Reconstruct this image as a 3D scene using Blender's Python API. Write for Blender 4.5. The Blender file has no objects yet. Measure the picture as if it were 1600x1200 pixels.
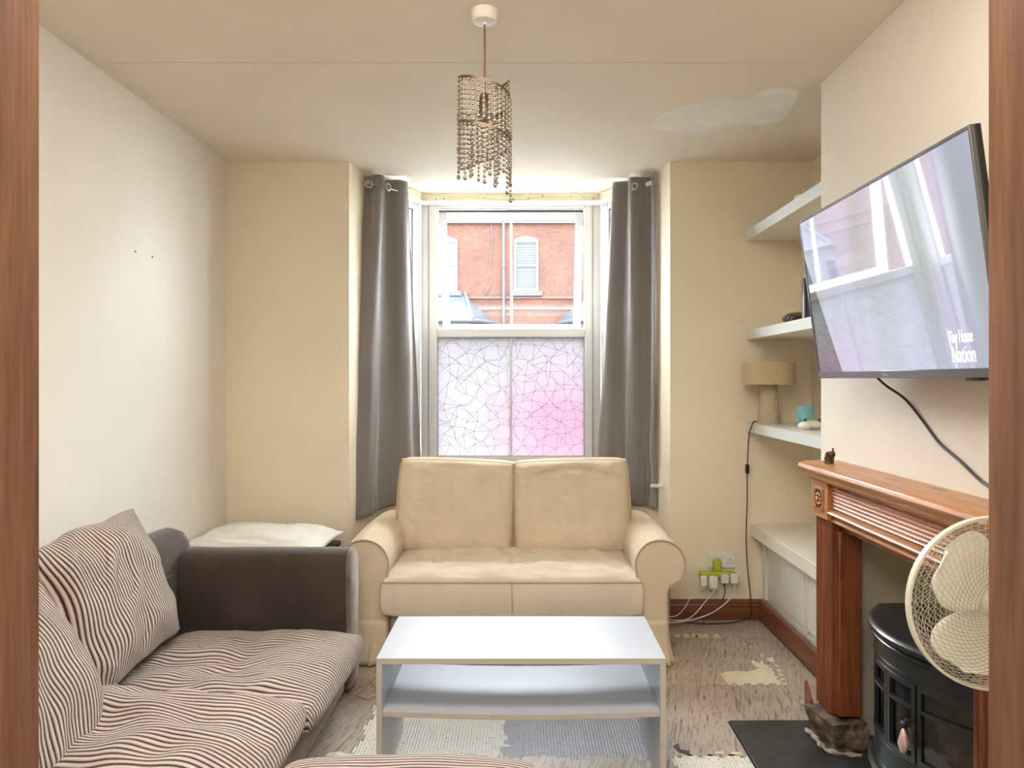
import bpy, bmesh, math, random
from mathutils import Vector, Matrix, noise
R = math.radians
random.seed(4)
SC = bpy.context.scene
COL = SC.collection
H = 1.29          # eye height
CE = 2.46         # ceiling height

# ------------------------------------------------------------------ materials
def new_mat(name):
    m = bpy.data.materials.new(name); m.use_nodes = True
    nt = m.node_tree; b = nt.nodes['Principled BSDF']
    return m, nt, b
def N(nt, t, **kw):
    n = nt.nodes.new(t)
    for k, v in kw.items():
        if k.startswith('i_'):
            n.inputs[k[2:].replace('_', ' ')].default_value = v
        else: setattr(n, k, v)
    return n
def ramp(nt, stops, src=None):
    r = nt.nodes.new('ShaderNodeValToRGB'); e = r.color_ramp.elements
    e[0].position, e[0].color = stops[0][0], (*stops[0][1], 1)
    e[1].position, e[1].color = stops[-1][0], (*stops[-1][1], 1)
    for p, c in stops[1:-1]:
        x = e.new(p); x.color = (*c, 1)
    if src: nt.links.new(src, r.inputs[0])
    return r
def mapped(nt, scale=(1,1,1), rot=(0,0,0), kind='Object'):
    tc = nt.nodes.new('ShaderNodeTexCoord'); mp = nt.nodes.new('ShaderNodeMapping')
    mp.inputs['Scale'].default_value = scale; mp.inputs['Rotation'].default_value = rot
    nt.links.new(tc.outputs[kind], mp.inputs[0]); return mp.outputs[0]
def bump(nt, b, src, strength=.2, dist=.01):
    bn = N(nt, 'ShaderNodeBump', i_Strength=strength, i_Distance=dist)
    nt.links.new(src, bn.inputs['Height']); nt.links.new(bn.outputs[0], b.inputs['Normal']); return bn
def mat(name, col, rough=.6, metal=0, var=.06, scale=6, bs=0, bscale=60, sheen=0, coat=0, spec=.5, stretch=(1,1,1), bd=.004):
    m, nt, b = new_mat(name)
    co = mapped(nt, stretch)
    nz = N(nt, 'ShaderNodeTexNoise', i_Scale=scale, i_Detail=5.0, i_Roughness=.6); nt.links.new(co, nz.inputs[0])
    lo = tuple(c*(1-var*1.6) for c in col); hi = tuple(min(1, c*(1+var)) for c in col)
    r = ramp(nt, [(.3, lo), (.7, hi)], nz.outputs[0]); nt.links.new(r.outputs[0], b.inputs['Base Color'])
    b.inputs['Roughness'].default_value = rough; b.inputs['Metallic'].default_value = metal
    b.inputs['Specular IOR Level'].default_value = spec
    if sheen:
        b.inputs['Sheen Weight'].default_value = sheen; b.inputs['Sheen Roughness'].default_value = .5
    if coat: b.inputs['Coat Weight'].default_value = coat; b.inputs['Coat Roughness'].default_value = .15
    if bs:
        n2 = N(nt, 'ShaderNodeTexNoise', i_Scale=bscale, i_Detail=4.0); nt.links.new(co, n2.inputs[0])
        bump(nt, b, n2.outputs[0], bs, bd)
    return m
def wood(name, dark, mid, light, axis='z', rough=.45, knots=True, coat=.15, sc=1.0, kdark=(.06,.02,.01)):
    m, nt, b = new_mat(name)
    s = {'x': (1.2,16,16), 'y': (16,1.2,16), 'z': (16,16,1.2)}[axis]
    s = tuple(v*sc for v in s)
    co = mapped(nt, s)
    nz = N(nt, 'ShaderNodeTexNoise', i_Scale=1.6, i_Detail=6.0, i_Roughness=.62, i_Distortion=.6); nt.links.new(co, nz.inputs[0])
    r = ramp(nt, [(.28, dark), (.5, mid), (.72, light)], nz.outputs[0])
    n2 = N(nt, 'ShaderNodeTexNoise', i_Scale=8.0, i_Detail=3.0); nt.links.new(co, n2.inputs[0])
    r2 = ramp(nt, [(.35, (.72,.72,.72)), (.6, (1,1,1))], n2.outputs[0])
    mx = N(nt, 'ShaderNodeMix', data_type='RGBA', blend_type='MULTIPLY'); mx.inputs[0].default_value = .8
    nt.links.new(r.outputs[0], mx.inputs[6]); nt.links.new(r2.outputs[0], mx.inputs[7])
    out = mx.outputs[2]
    if knots:
        ks = {'x': (2.2,8,8), 'y': (8,2.2,8), 'z': (8,8,2.2)}[axis]
        c2 = mapped(nt, ks)
        vo = N(nt, 'ShaderNodeTexVoronoi', i_Scale=1.0); nt.links.new(c2, vo.inputs[0])
        kr = ramp(nt, [(.06, (1,1,1)), (.16, (0,0,0))], vo.outputs['Distance'])
        mk = N(nt, 'ShaderNodeMix', data_type='RGBA'); nt.links.new(kr.outputs[0], mk.inputs[0])
        nt.links.new(out, mk.inputs[6]); mk.inputs[7].default_value = (*kdark, 1); out = mk.outputs[2]
    nt.links.new(out, b.inputs['Base Color'])
    b.inputs['Roughness'].default_value = rough; b.inputs['Coat Weight'].default_value = coat; b.inputs['Coat Roughness'].default_value = .25
    bump(nt, b, nz.outputs[0], .12, .004)
    return m
def wall_mat(name, col, stain=(.62,.5,.33), amt=.35):
    m, nt, b = new_mat(name)
    co = mapped(nt)
    nz = N(nt, 'ShaderNodeTexNoise', i_Scale=1.3, i_Detail=5.0, i_Roughness=.6); nt.links.new(co, nz.inputs[0])
    r = ramp(nt, [(.35, tuple(c*.93 for c in col)), (.65, col)], nz.outputs[0])
    n2 = N(nt, 'ShaderNodeTexNoise', i_Scale=2.3, i_Detail=7.0, i_Roughness=.7); nt.links.new(co, n2.inputs[0])
    r2 = ramp(nt, [(.60, (0,0,0)), (.78, (amt,amt,amt))], n2.outputs[0])
    mx = N(nt, 'ShaderNodeMix', data_type='RGBA'); nt.links.new(r2.outputs[0], mx.inputs[0])
    nt.links.new(r.outputs[0], mx.inputs[6]); mx.inputs[7].default_value = (*stain, 1)
    nt.links.new(mx.outputs[2], b.inputs['Base Color'])
    b.inputs['Roughness'].default_value = .75
    n3 = N(nt, 'ShaderNodeTexNoise', i_Scale=55.0, i_Detail=3.0); nt.links.new(co, n3.inputs[0])
    bump(nt, b, n3.outputs[0], .12, .004)
    return m
def cord_mat(name, pitch=.0150, dark=(.045,.02,.018), mid=(.33,.24,.20), light=(.66,.56,.49)):
    m, nt, b = new_mat(name)
    tc = nt.nodes.new('ShaderNodeTexCoord')
    nz = N(nt, 'ShaderNodeTexNoise', i_Scale=3.2, i_Detail=1.5); nt.links.new(tc.outputs['UV'], nz.inputs[0])
    sx = nt.nodes.new('ShaderNodeSeparateXYZ'); nt.links.new(tc.outputs['UV'], sx.inputs[0])
    a = N(nt, 'ShaderNodeMath', operation='MULTIPLY_ADD'); nt.links.new(nz.outputs[0], a.inputs[0]); a.inputs[1].default_value = .016
    nt.links.new(sx.outputs['Y'], a.inputs[2])
    f = N(nt, 'ShaderNodeMath', operation='MULTIPLY'); nt.links.new(a.outputs[0], f.inputs[0]); f.inputs[1].default_value = 2*math.pi/pitch
    s = N(nt, 'ShaderNodeMath', operation='SINE'); nt.links.new(f.outputs[0], s.inputs[0])
    n2 = N(nt, 'ShaderNodeTexNoise', i_Scale=260.0, i_Detail=2.0); nt.links.new(tc.outputs['UV'], n2.inputs[0])
    ad = N(nt, 'ShaderNodeMath', operation='MULTIPLY_ADD'); nt.links.new(n2.outputs[0], ad.inputs[0]); ad.inputs[1].default_value = .9
    nt.links.new(s.outputs[0], ad.inputs[2])
    mr = N(nt, 'ShaderNodeMapRange'); mr.inputs[1].default_value = -.6; mr.inputs[2].default_value = 1.5; nt.links.new(ad.outputs[0], mr.inputs[0])
    r = ramp(nt, [(.08, dark), (.30, mid), (.62, light)], mr.outputs[0])
    nt.links.new(r.outputs[0], b.inputs['Base Color'])
    b.inputs['Roughness'].default_value = .95; b.inputs['Specular IOR Level'].default_value = .1
    b.inputs['Sheen Weight'].default_value = .25
    bump(nt, b, s.outputs[0], .9, .004)
    return m
def brick_mat():
    m, nt, b = new_mat('brickwork')
    co = mapped(nt, (1,1,1), (R(90),0,0))
    br = N(nt, 'ShaderNodeTexBrick', i_Scale=4.4); br.inputs['Mortar Size'].default_value = .02
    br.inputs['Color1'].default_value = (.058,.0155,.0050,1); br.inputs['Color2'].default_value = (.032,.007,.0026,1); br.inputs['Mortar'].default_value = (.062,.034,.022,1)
    br.inputs['Row Height'].default_value = .3
    nt.links.new(co, br.inputs[0])
    nz = N(nt, 'ShaderNodeTexNoise', i_Scale=1.1, i_Detail=6.0); nt.links.new(co, nz.inputs[0])
    r2 = ramp(nt, [(.35, (.75,.68,.66)), (.65, (1.1,1.1,1.05))], nz.outputs[0])
    mx = N(nt, 'ShaderNodeMix', data_type='RGBA', blend_type='MULTIPLY'); mx.inputs[0].default_value = 1
    nt.links.new(br.outputs[0], mx.inputs[6]); nt.links.new(r2.outputs[0], mx.inputs[7])
    nt.links.new(mx.outputs[2], b.inputs['Base Color']); b.inputs['Roughness'].default_value = .9
    return m
def slate_mat():
    m, nt, b = new_mat('roof_slates')
    co = mapped(nt, (1,1,1))
    br = N(nt, 'ShaderNodeTexBrick', i_Scale=3.0); br.inputs['Mortar Size'].default_value = .01
    br.inputs['Color1'].default_value = (.017,.021,.026,1); br.inputs['Color2'].default_value = (.011,.014,.019,1); br.inputs['Mortar'].default_value = (.02,.02,.03,1)
    nt.links.new(co, br.inputs[0]); nt.links.new(br.outputs[0], b.inputs['Base Color']); b.inputs['Roughness'].default_value = .6
    return m
def clear_glass(name, tint=(1,1,1), refl=.07):
    m = bpy.data.materials.new(name); m.use_nodes = True; nt = m.node_tree; nt.nodes.clear()
    o = nt.nodes.new('ShaderNodeOutputMaterial'); t = nt.nodes.new('ShaderNodeBsdfTransparent'); t.inputs[0].default_value = (*tint, 1)
    g = nt.nodes.new('ShaderNodeBsdfGlossy'); g.inputs['Roughness'].default_value = .02
    mx = nt.nodes.new('ShaderNodeMixShader'); mx.inputs[0].default_value = refl
    nt.links.new(t.outputs[0], mx.inputs[1]); nt.links.new(g.outputs[0], mx.inputs[2]); nt.links.new(mx.outputs[0], o.inputs[0])
    return m
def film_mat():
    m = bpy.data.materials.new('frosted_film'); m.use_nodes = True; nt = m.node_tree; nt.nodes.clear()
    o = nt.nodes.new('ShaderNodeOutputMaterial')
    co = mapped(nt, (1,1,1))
    # pink glow from outside painted into the film low on the right, cool white elsewhere
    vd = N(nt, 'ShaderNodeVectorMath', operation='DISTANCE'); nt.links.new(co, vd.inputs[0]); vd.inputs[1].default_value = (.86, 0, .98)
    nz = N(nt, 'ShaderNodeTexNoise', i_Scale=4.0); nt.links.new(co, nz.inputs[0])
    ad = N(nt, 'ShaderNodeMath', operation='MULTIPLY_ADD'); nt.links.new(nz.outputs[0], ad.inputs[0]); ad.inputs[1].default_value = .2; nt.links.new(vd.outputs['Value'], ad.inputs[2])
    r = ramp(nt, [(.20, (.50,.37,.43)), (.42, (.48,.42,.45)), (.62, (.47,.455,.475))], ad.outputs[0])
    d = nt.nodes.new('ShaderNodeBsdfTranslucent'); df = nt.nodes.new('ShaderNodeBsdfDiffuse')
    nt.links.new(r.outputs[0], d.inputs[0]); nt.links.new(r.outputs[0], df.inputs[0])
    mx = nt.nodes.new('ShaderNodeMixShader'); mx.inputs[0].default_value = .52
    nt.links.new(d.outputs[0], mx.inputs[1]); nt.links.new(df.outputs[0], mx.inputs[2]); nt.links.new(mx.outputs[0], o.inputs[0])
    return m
def mat_print():
    m, nt, b = new_mat('wood_print_foam')
    co = mapped(nt, (1,1,1), (0,0,R(14)))
    mp = nt.nodes.new('ShaderNodeMapping'); mp.inputs['Scale'].default_value = (62, 5.0, 10); nt.links.new(co, mp.inputs[0])
    nz = N(nt, 'ShaderNodeTexNoise', i_Scale=1.5, i_Detail=4.0, i_Distortion=1.5); nt.links.new(mp.outputs[0], nz.inputs[0])
    r = ramp(nt, [(.36, (.22,.17,.13)), (.44, (.40,.335,.275)), (.62, (.50,.43,.36))], nz.outputs[0])
    n2 = N(nt, 'ShaderNodeTexNoise', i_Scale=1.6, i_Detail=2.0); nt.links.new(co, n2.inputs[0])
    r2 = ramp(nt, [(.35, (.86,.86,.87)), (.65, (1.05,1.03,1.0))], n2.outputs[0])
    mx = N(nt, 'ShaderNodeMix', data_type='RGBA', blend_type='MULTIPLY'); mx.inputs[0].default_value = 1
    nt.links.new(r.outputs[0], mx.inputs[6]); nt.links.new(r2.outputs[0], mx.inputs[7]); nt.links.new(mx.outputs[2], b.inputs['Base Color'])
    b.inputs['Roughness'].default_value = .42
    bump(nt, b, nz.outputs[0], .25, .003)
    return m
def foam_back(name, c1, c2=(.25,.24,.22)):
    m, nt, b = new_mat(name)
    co = mapped(nt, (1,1,1))
    vo = N(nt, 'ShaderNodeTexVoronoi', i_Scale=60.0); nt.links.new(co, vo.inputs[0])
    r = ramp(nt, [(.13, c2), (.26, c1)], vo.outputs['Distance'])
    nt.links.new(r.outputs[0], b.inputs['Base Color']); b.inputs['Roughness'].default_value = .5
    wv = N(nt, 'ShaderNodeTexWave', i_Scale=28.0); nt.links.new(co, wv.inputs[0])
    bump(nt, b, wv.outputs['Fac'], .35, .003)
    return m
def fabric(name, col, var=.05, weave=900, sheen=.1, rough=.9, low=5, bs=.15):
    m, nt, b = new_mat(name)
    co = mapped(nt)
    nz = N(nt, 'ShaderNodeTexNoise', i_Scale=low, i_Detail=5.0); nt.links.new(co, nz.inputs[0])
    r = ramp(nt, [(.3, tuple(c*(1-2*var) for c in col)), (.7, tuple(min(1,c*(1+var)) for c in col))], nz.outputs[0])
    nt.links.new(r.outputs[0], b.inputs['Base Color'])
    b.inputs['Roughness'].default_value = rough; b.inputs['Sheen Weight'].default_value = sheen; b.inputs['Specular IOR Level'].default_value = .2
    n2 = N(nt, 'ShaderNodeTexNoise', i_Scale=weave, i_Detail=2.0); nt.links.new(co, n2.inputs[0])
    bump(nt, b, n2.outputs[0], bs, .002)
    return m

M = {}
M['wall'] = wall_mat('cream_wall_paint', (.86,.76,.58), amt=.22)
M['wall_cool'] = wall_mat('cool_lit_wall_paint', (.84,.79,.71), (.66,.56,.44), .2)  # left wall: cool window light put into the cream paint colour
M['breast'] = wall_mat('breast_wall_paint', (.80,.73,.63), (.6,.5,.4), .2)
M['ceil'] = wall_mat('ceiling_paint', (.86,.78,.65), (.74,.64,.48), .3)
M['patch'] = mat('repaired_plaster', (.90,.87,.80), .8)
M['recess'] = wall_mat('recess_paint', (.78,.71,.55), (.5,.4,.28), .25)
M['white'] = mat('white_gloss_paint', (.80,.79,.74), .35, var=.02)
M['upvc'] = mat('white_plastic_window_frame', (.66,.66,.64), .25, var=.015)
M['board'] = mat('old_cream_board', (.76,.70,.53), .7, var=.08, scale=9)
M['rubber'] = mat('dark_seal', (.03,.03,.03), .5)
M['shelf'] = mat('grey_white_shelf', (.66,.70,.69), .3, var=.03, scale=3)
M['shelfunder'] = mat('cream_shelf_top', (.80,.76,.66), .4, var=.03)
M['door'] = mat('white_cupboard_door', (.82,.81,.76), .3, var=.02)
M['skirt'] = wood('red_brown_skirting', (.10,.028,.010), (.19,.058,.02), (.27,.09,.032), 'y', knots=False, coat=.4)
M['skirtx'] = wood('red_brown_skirting_b', (.10,.028,.010), (.18,.055,.018), (.25,.085,.03), 'x', knots=False, coat=.4)
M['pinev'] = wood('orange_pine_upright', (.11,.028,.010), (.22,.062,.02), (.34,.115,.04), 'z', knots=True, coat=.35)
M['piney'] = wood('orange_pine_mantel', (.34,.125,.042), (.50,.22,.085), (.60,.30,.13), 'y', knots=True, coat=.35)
M['jamb'] = wood('brown_door_lining', (.12,.045,.018), (.195,.080,.033), (.26,.115,.050), 'z', knots=True, coat=.1, rough=.55, sc=.8, kdark=(.05,.018,.01))
M['cord'] = cord_mat('striped_corduroy'); M['cordseat'] = cord_mat('striped_corduroy_seat', .0175)
M['suede'] = fabric('brown_suede', (.055,.036,.027), .22, 300, .35, .7, 4, .2)
M['suede_lt'] = fabric('worn_brown_suede', (.20,.14,.11), .25, 300, .5, .8, 9, .2)
M['cream'] = fabric('cream_cotton', (.66,.545,.40), .04, 700, .08, .9)
M['creamseat'] = fabric('cream_cotton_seat', (.68,.59,.465), .05, 700, .08, .9)
M['creampipe'] = fabric('cream_piping', (.50,.39,.26), .04)
M['pillow'] = fabric('white_bed_linen', (.80,.78,.72), .03, 500, .1)
M['curtain'] = fabric('grey_blackout_cloth', (.22,.20,.187), .04, 800, .5, .5, 2, .1)
M['chrome'] = mat('brushed_eyelet_metal', (.45,.42,.38), .3, 1)
M['tabletop'] = mat('white_laminate', (.49,.52,.575), .36, var=.012, scale=40, stretch=(1,8,1), bs=.03, bscale=90)
M['tableedge'] = mat('grey_beige_edge', (.52,.47,.40), .5, var=.04)
M['black'] = mat('black_plastic', (.012,.012,.013), .35)
M['blackcable'] = mat('black_cable', (.015,.013,.012), .45)
M['whitecable'] = mat('white_cable', (.75,.70,.62), .45)
M['whiteplastic'] = mat('white_plastic', (.80,.77,.70), .3, var=.02)
M['green'] = mat('lime_green_plastic', (.42,.50,.02), .35, var=.03)
M['stove'] = mat('black_stove_enamel', (.014,.019,.024), .3, var=.1, coat=.4)
M['stovetop'] = mat('black_stove_top', (.012,.013,.014), .35, coat=.3)
M['stoveglass'] = clear_glass('smoked_stove_glass', (.5,.5,.5), .07)
M['coal'] = mat('black_grey_coal', (.16,.15,.14), .9, var=.5, scale=25, bs=.6, bscale=40)
M['log'] = mat('pale_ceramic_log', (.42,.34,.24), .9, var=.4, scale=20, bs=.6, bscale=30)
M['silver'] = mat('silver_metal', (.75,.72,.70), .25, .9)
M['pinkmetal'] = mat('hammered_pink_metal', (.75,.55,.50), .35, .6, bs=.5, bscale=90)
M['slate'] = mat('black_slate', (.032,.033,.034), .42, var=.35, scale=14, bs=.35, bscale=20)
M['stone'] = mat('rough_brown_stone', (.17,.12,.08), .9, var=.6, scale=13, bs=1, bscale=22, bd=.015)
M['mortar'] = mat('crumbly_mortar', (.38,.32,.25), .95, var=.3, scale=20, bs=1, bscale=40)
M['fan'] = mat('cream_fan_plastic', (.74,.70,.58), .35, var=.02)
M['fanwire'] = mat('cream_coated_wire', (.46,.42,.32), .4, var=.03)
M['blade'] = mat('off_white_blade', (.95,.92,.84), .35, var=.015)
M['bead'] = mat('champagne_bead', (.42,.37,.30), .15, .75, var=.1)
M['bronze'] = mat('brown_bronze_strip', (.16,.11,.07), .4, .6)
M['browncord'] = mat('brown_flex', (.24,.11,.06), .7)
M['linen'] = mat('woven_natural_linen', (.53,.41,.25), .95, var=.12, scale=90, stretch=(1,1,5), bs=.4, bscale=200, bd=.002)
M['linenbase'] = mat('sand_textured_base', (.50,.405,.27), .95, var=.08, scale=60, bs=.4, bscale=160, bd=.002)
M['teal'] = mat('teal_painted_glass', (.20,.47,.50), .35, var=.03)
M['wax'] = mat('pale_text', (.55,.75,.76), .5)
M['basket'] = mat('dark_woven_wicker', (.055,.04,.025), .7, var=.5, scale=60, bs=1, bscale=90, bd=.004)
M['bronzefig'] = mat('aged_bronze', (.13,.085,.035), .35, .5, var=.3, scale=40)
M['tile'] = mat_print()
M['foamw'] = foam_back('speckled_white_foam', (.70,.67,.58), (.30,.27,.22))
M['foamg'] = foam_back('speckled_grey_foam', (.33,.335,.36), (.14,.14,.15))
M['foamtear'] = mat('torn_cream_foam', (.72,.63,.46), .8, var=.05, bs=.3, bscale=80)
M['subfloor'] = mat('bare_floor_screed', (.5,.43,.32), .8, var=.1)
M['brick'] = brick_mat(); M['slates'] = slate_mat()
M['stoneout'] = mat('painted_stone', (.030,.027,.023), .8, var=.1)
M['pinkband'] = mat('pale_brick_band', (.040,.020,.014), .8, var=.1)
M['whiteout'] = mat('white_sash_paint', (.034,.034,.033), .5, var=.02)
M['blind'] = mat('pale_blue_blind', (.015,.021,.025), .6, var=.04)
M['darkpane'] = mat('dark_window_pane', (.012,.014,.018), .1)
M['leadout'] = mat('lead_flashing', (.03,.036,.042), .6)
M['asphalt'] = mat('road_asphalt', (.10,.10,.10), .9)
M['glass'] = clear_glass('window_glass', (.97,.98,.98), .018)
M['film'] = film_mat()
M['filmline'] = mat('silver_film_line', (.14,.13,.14), .35, .7)
M['chest'] = mat('dark_chest', (.03,.025,.025), .6)

def screen_mat():
    # a glossy panel showing a pale, bluish picture
    m, nt, b = new_mat('television_screen')
    co = mapped(nt, (1,1,1))
    sx = nt.nodes.new('ShaderNodeSeparateXYZ'); nt.links.new(co, sx.inputs[0])
    def mth(op, a, bb=None, c=None):
        n = N(nt, 'ShaderNodeMath', operation=op)
        for i, v in enumerate((a, bb, c)):
            if v is None: continue
            if isinstance(v, (int, float)): n.inputs[i].default_value = v
            else: nt.links.new(v, n.inputs[i])
        return n.outputs[0]
    wv = N(nt, 'ShaderNodeTexNoise', i_Scale=2.2, i_Detail=1.0)
    mp = nt.nodes.new('ShaderNodeMapping'); mp.inputs['Scale'].default_value = (2.4,1,.5); mp.inputs['Rotation'].default_value = (0,R(18),0)
    nt.links.new(co, mp.inputs[0]); nt.links.new(mp.outputs[0], wv.inputs[0])
    r = ramp(nt, [(.35, (.30,.33,.33)), (.5, (.36,.37,.45)), (.65, (.40,.40,.52))], wv.outputs[0])
    # dark curtain reflection painted in as a green mass at the far edge, widening downwards
    d = mth('MULTIPLY_ADD', sx.outputs['Z'], -.46, .20); e = mth('SUBTRACT', d, sx.outputs['X'])
    k = mth('GREATER_THAN', e, 0.0)
    mx = N(nt, 'ShaderNodeMix', data_type='RGBA'); nt.links.new(k, mx.inputs[0]); nt.links.new(r.outputs[0], mx.inputs[6]); mx.inputs[7].default_value = (.045,.06,.035,1)
    nt.links.new(mx.outputs[2], b.inputs['Emission Color']); b.inputs['Emission Strength'].default_value = .55
    b.inputs['Base Color'].default_value = (.01,.01,.012,1); b.inputs['Roughness'].default_value = .03
    b.inputs['Specular IOR Level'].default_value = 1.0; b.inputs['IOR'].default_value = 1.9
    return m
M['screen'] = screen_mat()
M['screentext'], _nt, _b = new_mat('caption_white'); _b.inputs['Emission Color'].default_value = (.9,.95,.97,1); _b.inputs['Emission Strength'].default_value = .75; _b.inputs['Base Color'].default_value=(.5,.5,.5,1)
M['tvframe'] = mat('dark_grey_tv_bezel', (.16,.17,.18), .22, .5)

# ------------------------------------------------------------------ geometry helpers
def link(o, parent=None):
    COL.objects.link(o)
    if parent: o.parent = parent
    return o
def obj(name, bm, m, parent=None, smooth=True, bevel=0, sub=0, loc=None):
    """bm -> one mesh object; faces shade smooth with an edge-angle limit"""
    me = bpy.data.meshes.new(name)
    bmesh.ops.recalc_face_normals(bm, faces=bm.faces)
    if smooth:
        for f in bm.faces: f.smooth = True
        for e in bm.edges:
            if len(e.link_faces) == 2 and e.calc_face_angle(0) > R(38): e.smooth = False
    bm.to_mesh(me); bm.free()
    o = bpy.data.objects.new(name, me); link(o, parent)
    ms = m if isinstance(m, (list, tuple)) else [m]
    for x in ms: me.materials.append(x)
    if loc: o.location = loc
    if bevel:
        b = o.modifiers.new('bevel', 'BEVEL'); b.width = bevel; b.segments = 2; b.limit_method = 'ANGLE'
    if sub:
        s = o.modifiers.new('subdivision', 'SUBSURF'); s.levels = sub; s.render_levels = sub
    return o
def tag(o, label=None, cat=None, group=None, kind=None):
    if label: o['label'] = label
    if cat: o['category'] = cat
    if group: o['group'] = group
    if kind: o['kind'] = kind
    return o
def thing(name, label, cat, loc=(0,0,0), rz=0, group=None):
    o = bpy.data.objects.new(name, None); link(o); o.location = loc; o.rotation_euler = (0,0,rz); o.empty_display_size = .05
    return tag(o, label, cat, group)
def rel(t):
    """matrix taking world points into the thing's local frame"""
    return (Matrix.Translation(t.location) @ t.rotation_euler.to_matrix().to_4x4()).inverted()
def bx(bm, x0, x1, y0, y1, z0, z1, mtx=None, mi=0):
    vs = [bm.verts.new((x, y, z)) for x in (x0,x1) for y in (y0,y1) for z in (z0,z1)]
    for a in ((0,1,3,2),(4,6,7,5),(0,4,5,1),(2,3,7,6),(0,2,6,4),(1,5,7,3)):
        f = bm.faces.new([vs[i] for i in a]); f.material_index = mi
    if mtx:
        for v in vs: v.co = mtx @ v.co
    return vs
def prism(bm, poly, z0, z1):
    a = [bm.verts.new((x, y, z0)) for x, y in poly]; b = [bm.verts.new((x, y, z1)) for x, y in poly]
    bm.faces.new(a[::-1]); bm.faces.new(b)
    n = len(poly)
    for i in range(n): bm.faces.new((a[i], a[(i+1)%n], b[(i+1)%n], b[i]))
    return a+b
def loft(bm, rings, closed=True, caps=True):
    R_ = [[bm.verts.new(p) for p in r] for r in rings]; n = len(rings[0])
    for i in range(len(R_)-1):
        for j in range(n if closed else n-1):
            bm.faces.new((R_[i][j], R_[i][(j+1)%n], R_[i+1][(j+1)%n], R_[i+1][j]))
    if caps and closed:
        bm.faces.new(R_[0][::-1]); bm.faces.new(R_[-1])
    return R_
def lathe(bm, prof, c=(0,0), n=32, mtx=None):
    rings = []
    for r, z in prof:
        rings.append([(c[0]+max(r,1e-4)*math.cos(2*math.pi*k/n), c[1]+max(r,1e-4)*math.sin(2*math.pi*k/n), z) for k in range(n)])
    V = loft(bm, rings)
    if mtx:
        for ring in V:
            for v in ring: v.co = mtx @ v.co
def catmull(pts, k=6):
    P = [Vector(p) for p in pts]; out = []
    for i in range(len(P)-1):
        p0 = P[max(i-1,0)]; p1 = P[i]; p2 = P[i+1]; p3 = P[min(i+2, len(P)-1)]
        for j in range(k):
            t = j/k
            out.append(.5*((2*p1)+(-p0+p2)*t+(2*p0-5*p1+4*p2-p3)*t*t+(-p0+3*p1-3*p2+p3)*t*t*t))
    out.append(P[-1]); return out
def tube(bm, pts, r, n=6, smooth=0, taper=None):
    P = catmull(pts, smooth) if smooth else [Vector(p) for p in pts]
    rings = []; up = None
    for i, p in enumerate(P):
        d = (P[min(i+1,len(P)-1)]-P[max(i-1,0)])
        if d.length < 1e-9: d = Vector((0,0,1))
        d.normalize()
        if up is None: up = d.orthogonal().normalized()
        up = (up - d*up.dot(d))
        if up.length < 1e-6: up = d.orthogonal()
        up.normalize(); s = d.cross(up)
        rr = taper(i/(len(P)-1)) if taper else r
        rings.append([p+(up*math.cos(2*math.pi*k/n)+s*math.sin(2*math.pi*k/n))*rr for k in range(n)])
    loft(bm, rings)
def ball(bm, c, r, sc=(1,1,1), u=12, v=8):
    m = Matrix.Translation(c) @ Matrix.Diagonal((*sc, 1))
    bmesh.ops.create_uvsphere(bm, u_segments=u, v_segments=v, radius=r, matrix=m)
def xsec(bm, prof, axis, a0, a1):
    """extrude a profile of 2D points along an axis: axis 'x' -> prof=(y,z); 'y' -> prof=(x,z)"""
    f = (lambda a, p: (a, p[0], p[1])) if axis == 'x' else (lambda a, p: (p[0], a, p[1]))
    loft(bm, [[f(a0, p) for p in prof], [f(a1, p) for p in prof]])
def ridge(p, s, seed=0):
    n = noise.noise(Vector((p[0]*s+seed, p[1]*s-seed, p[2]*s)))
    return 1-min(1, (n*3.6)**2)

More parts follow.
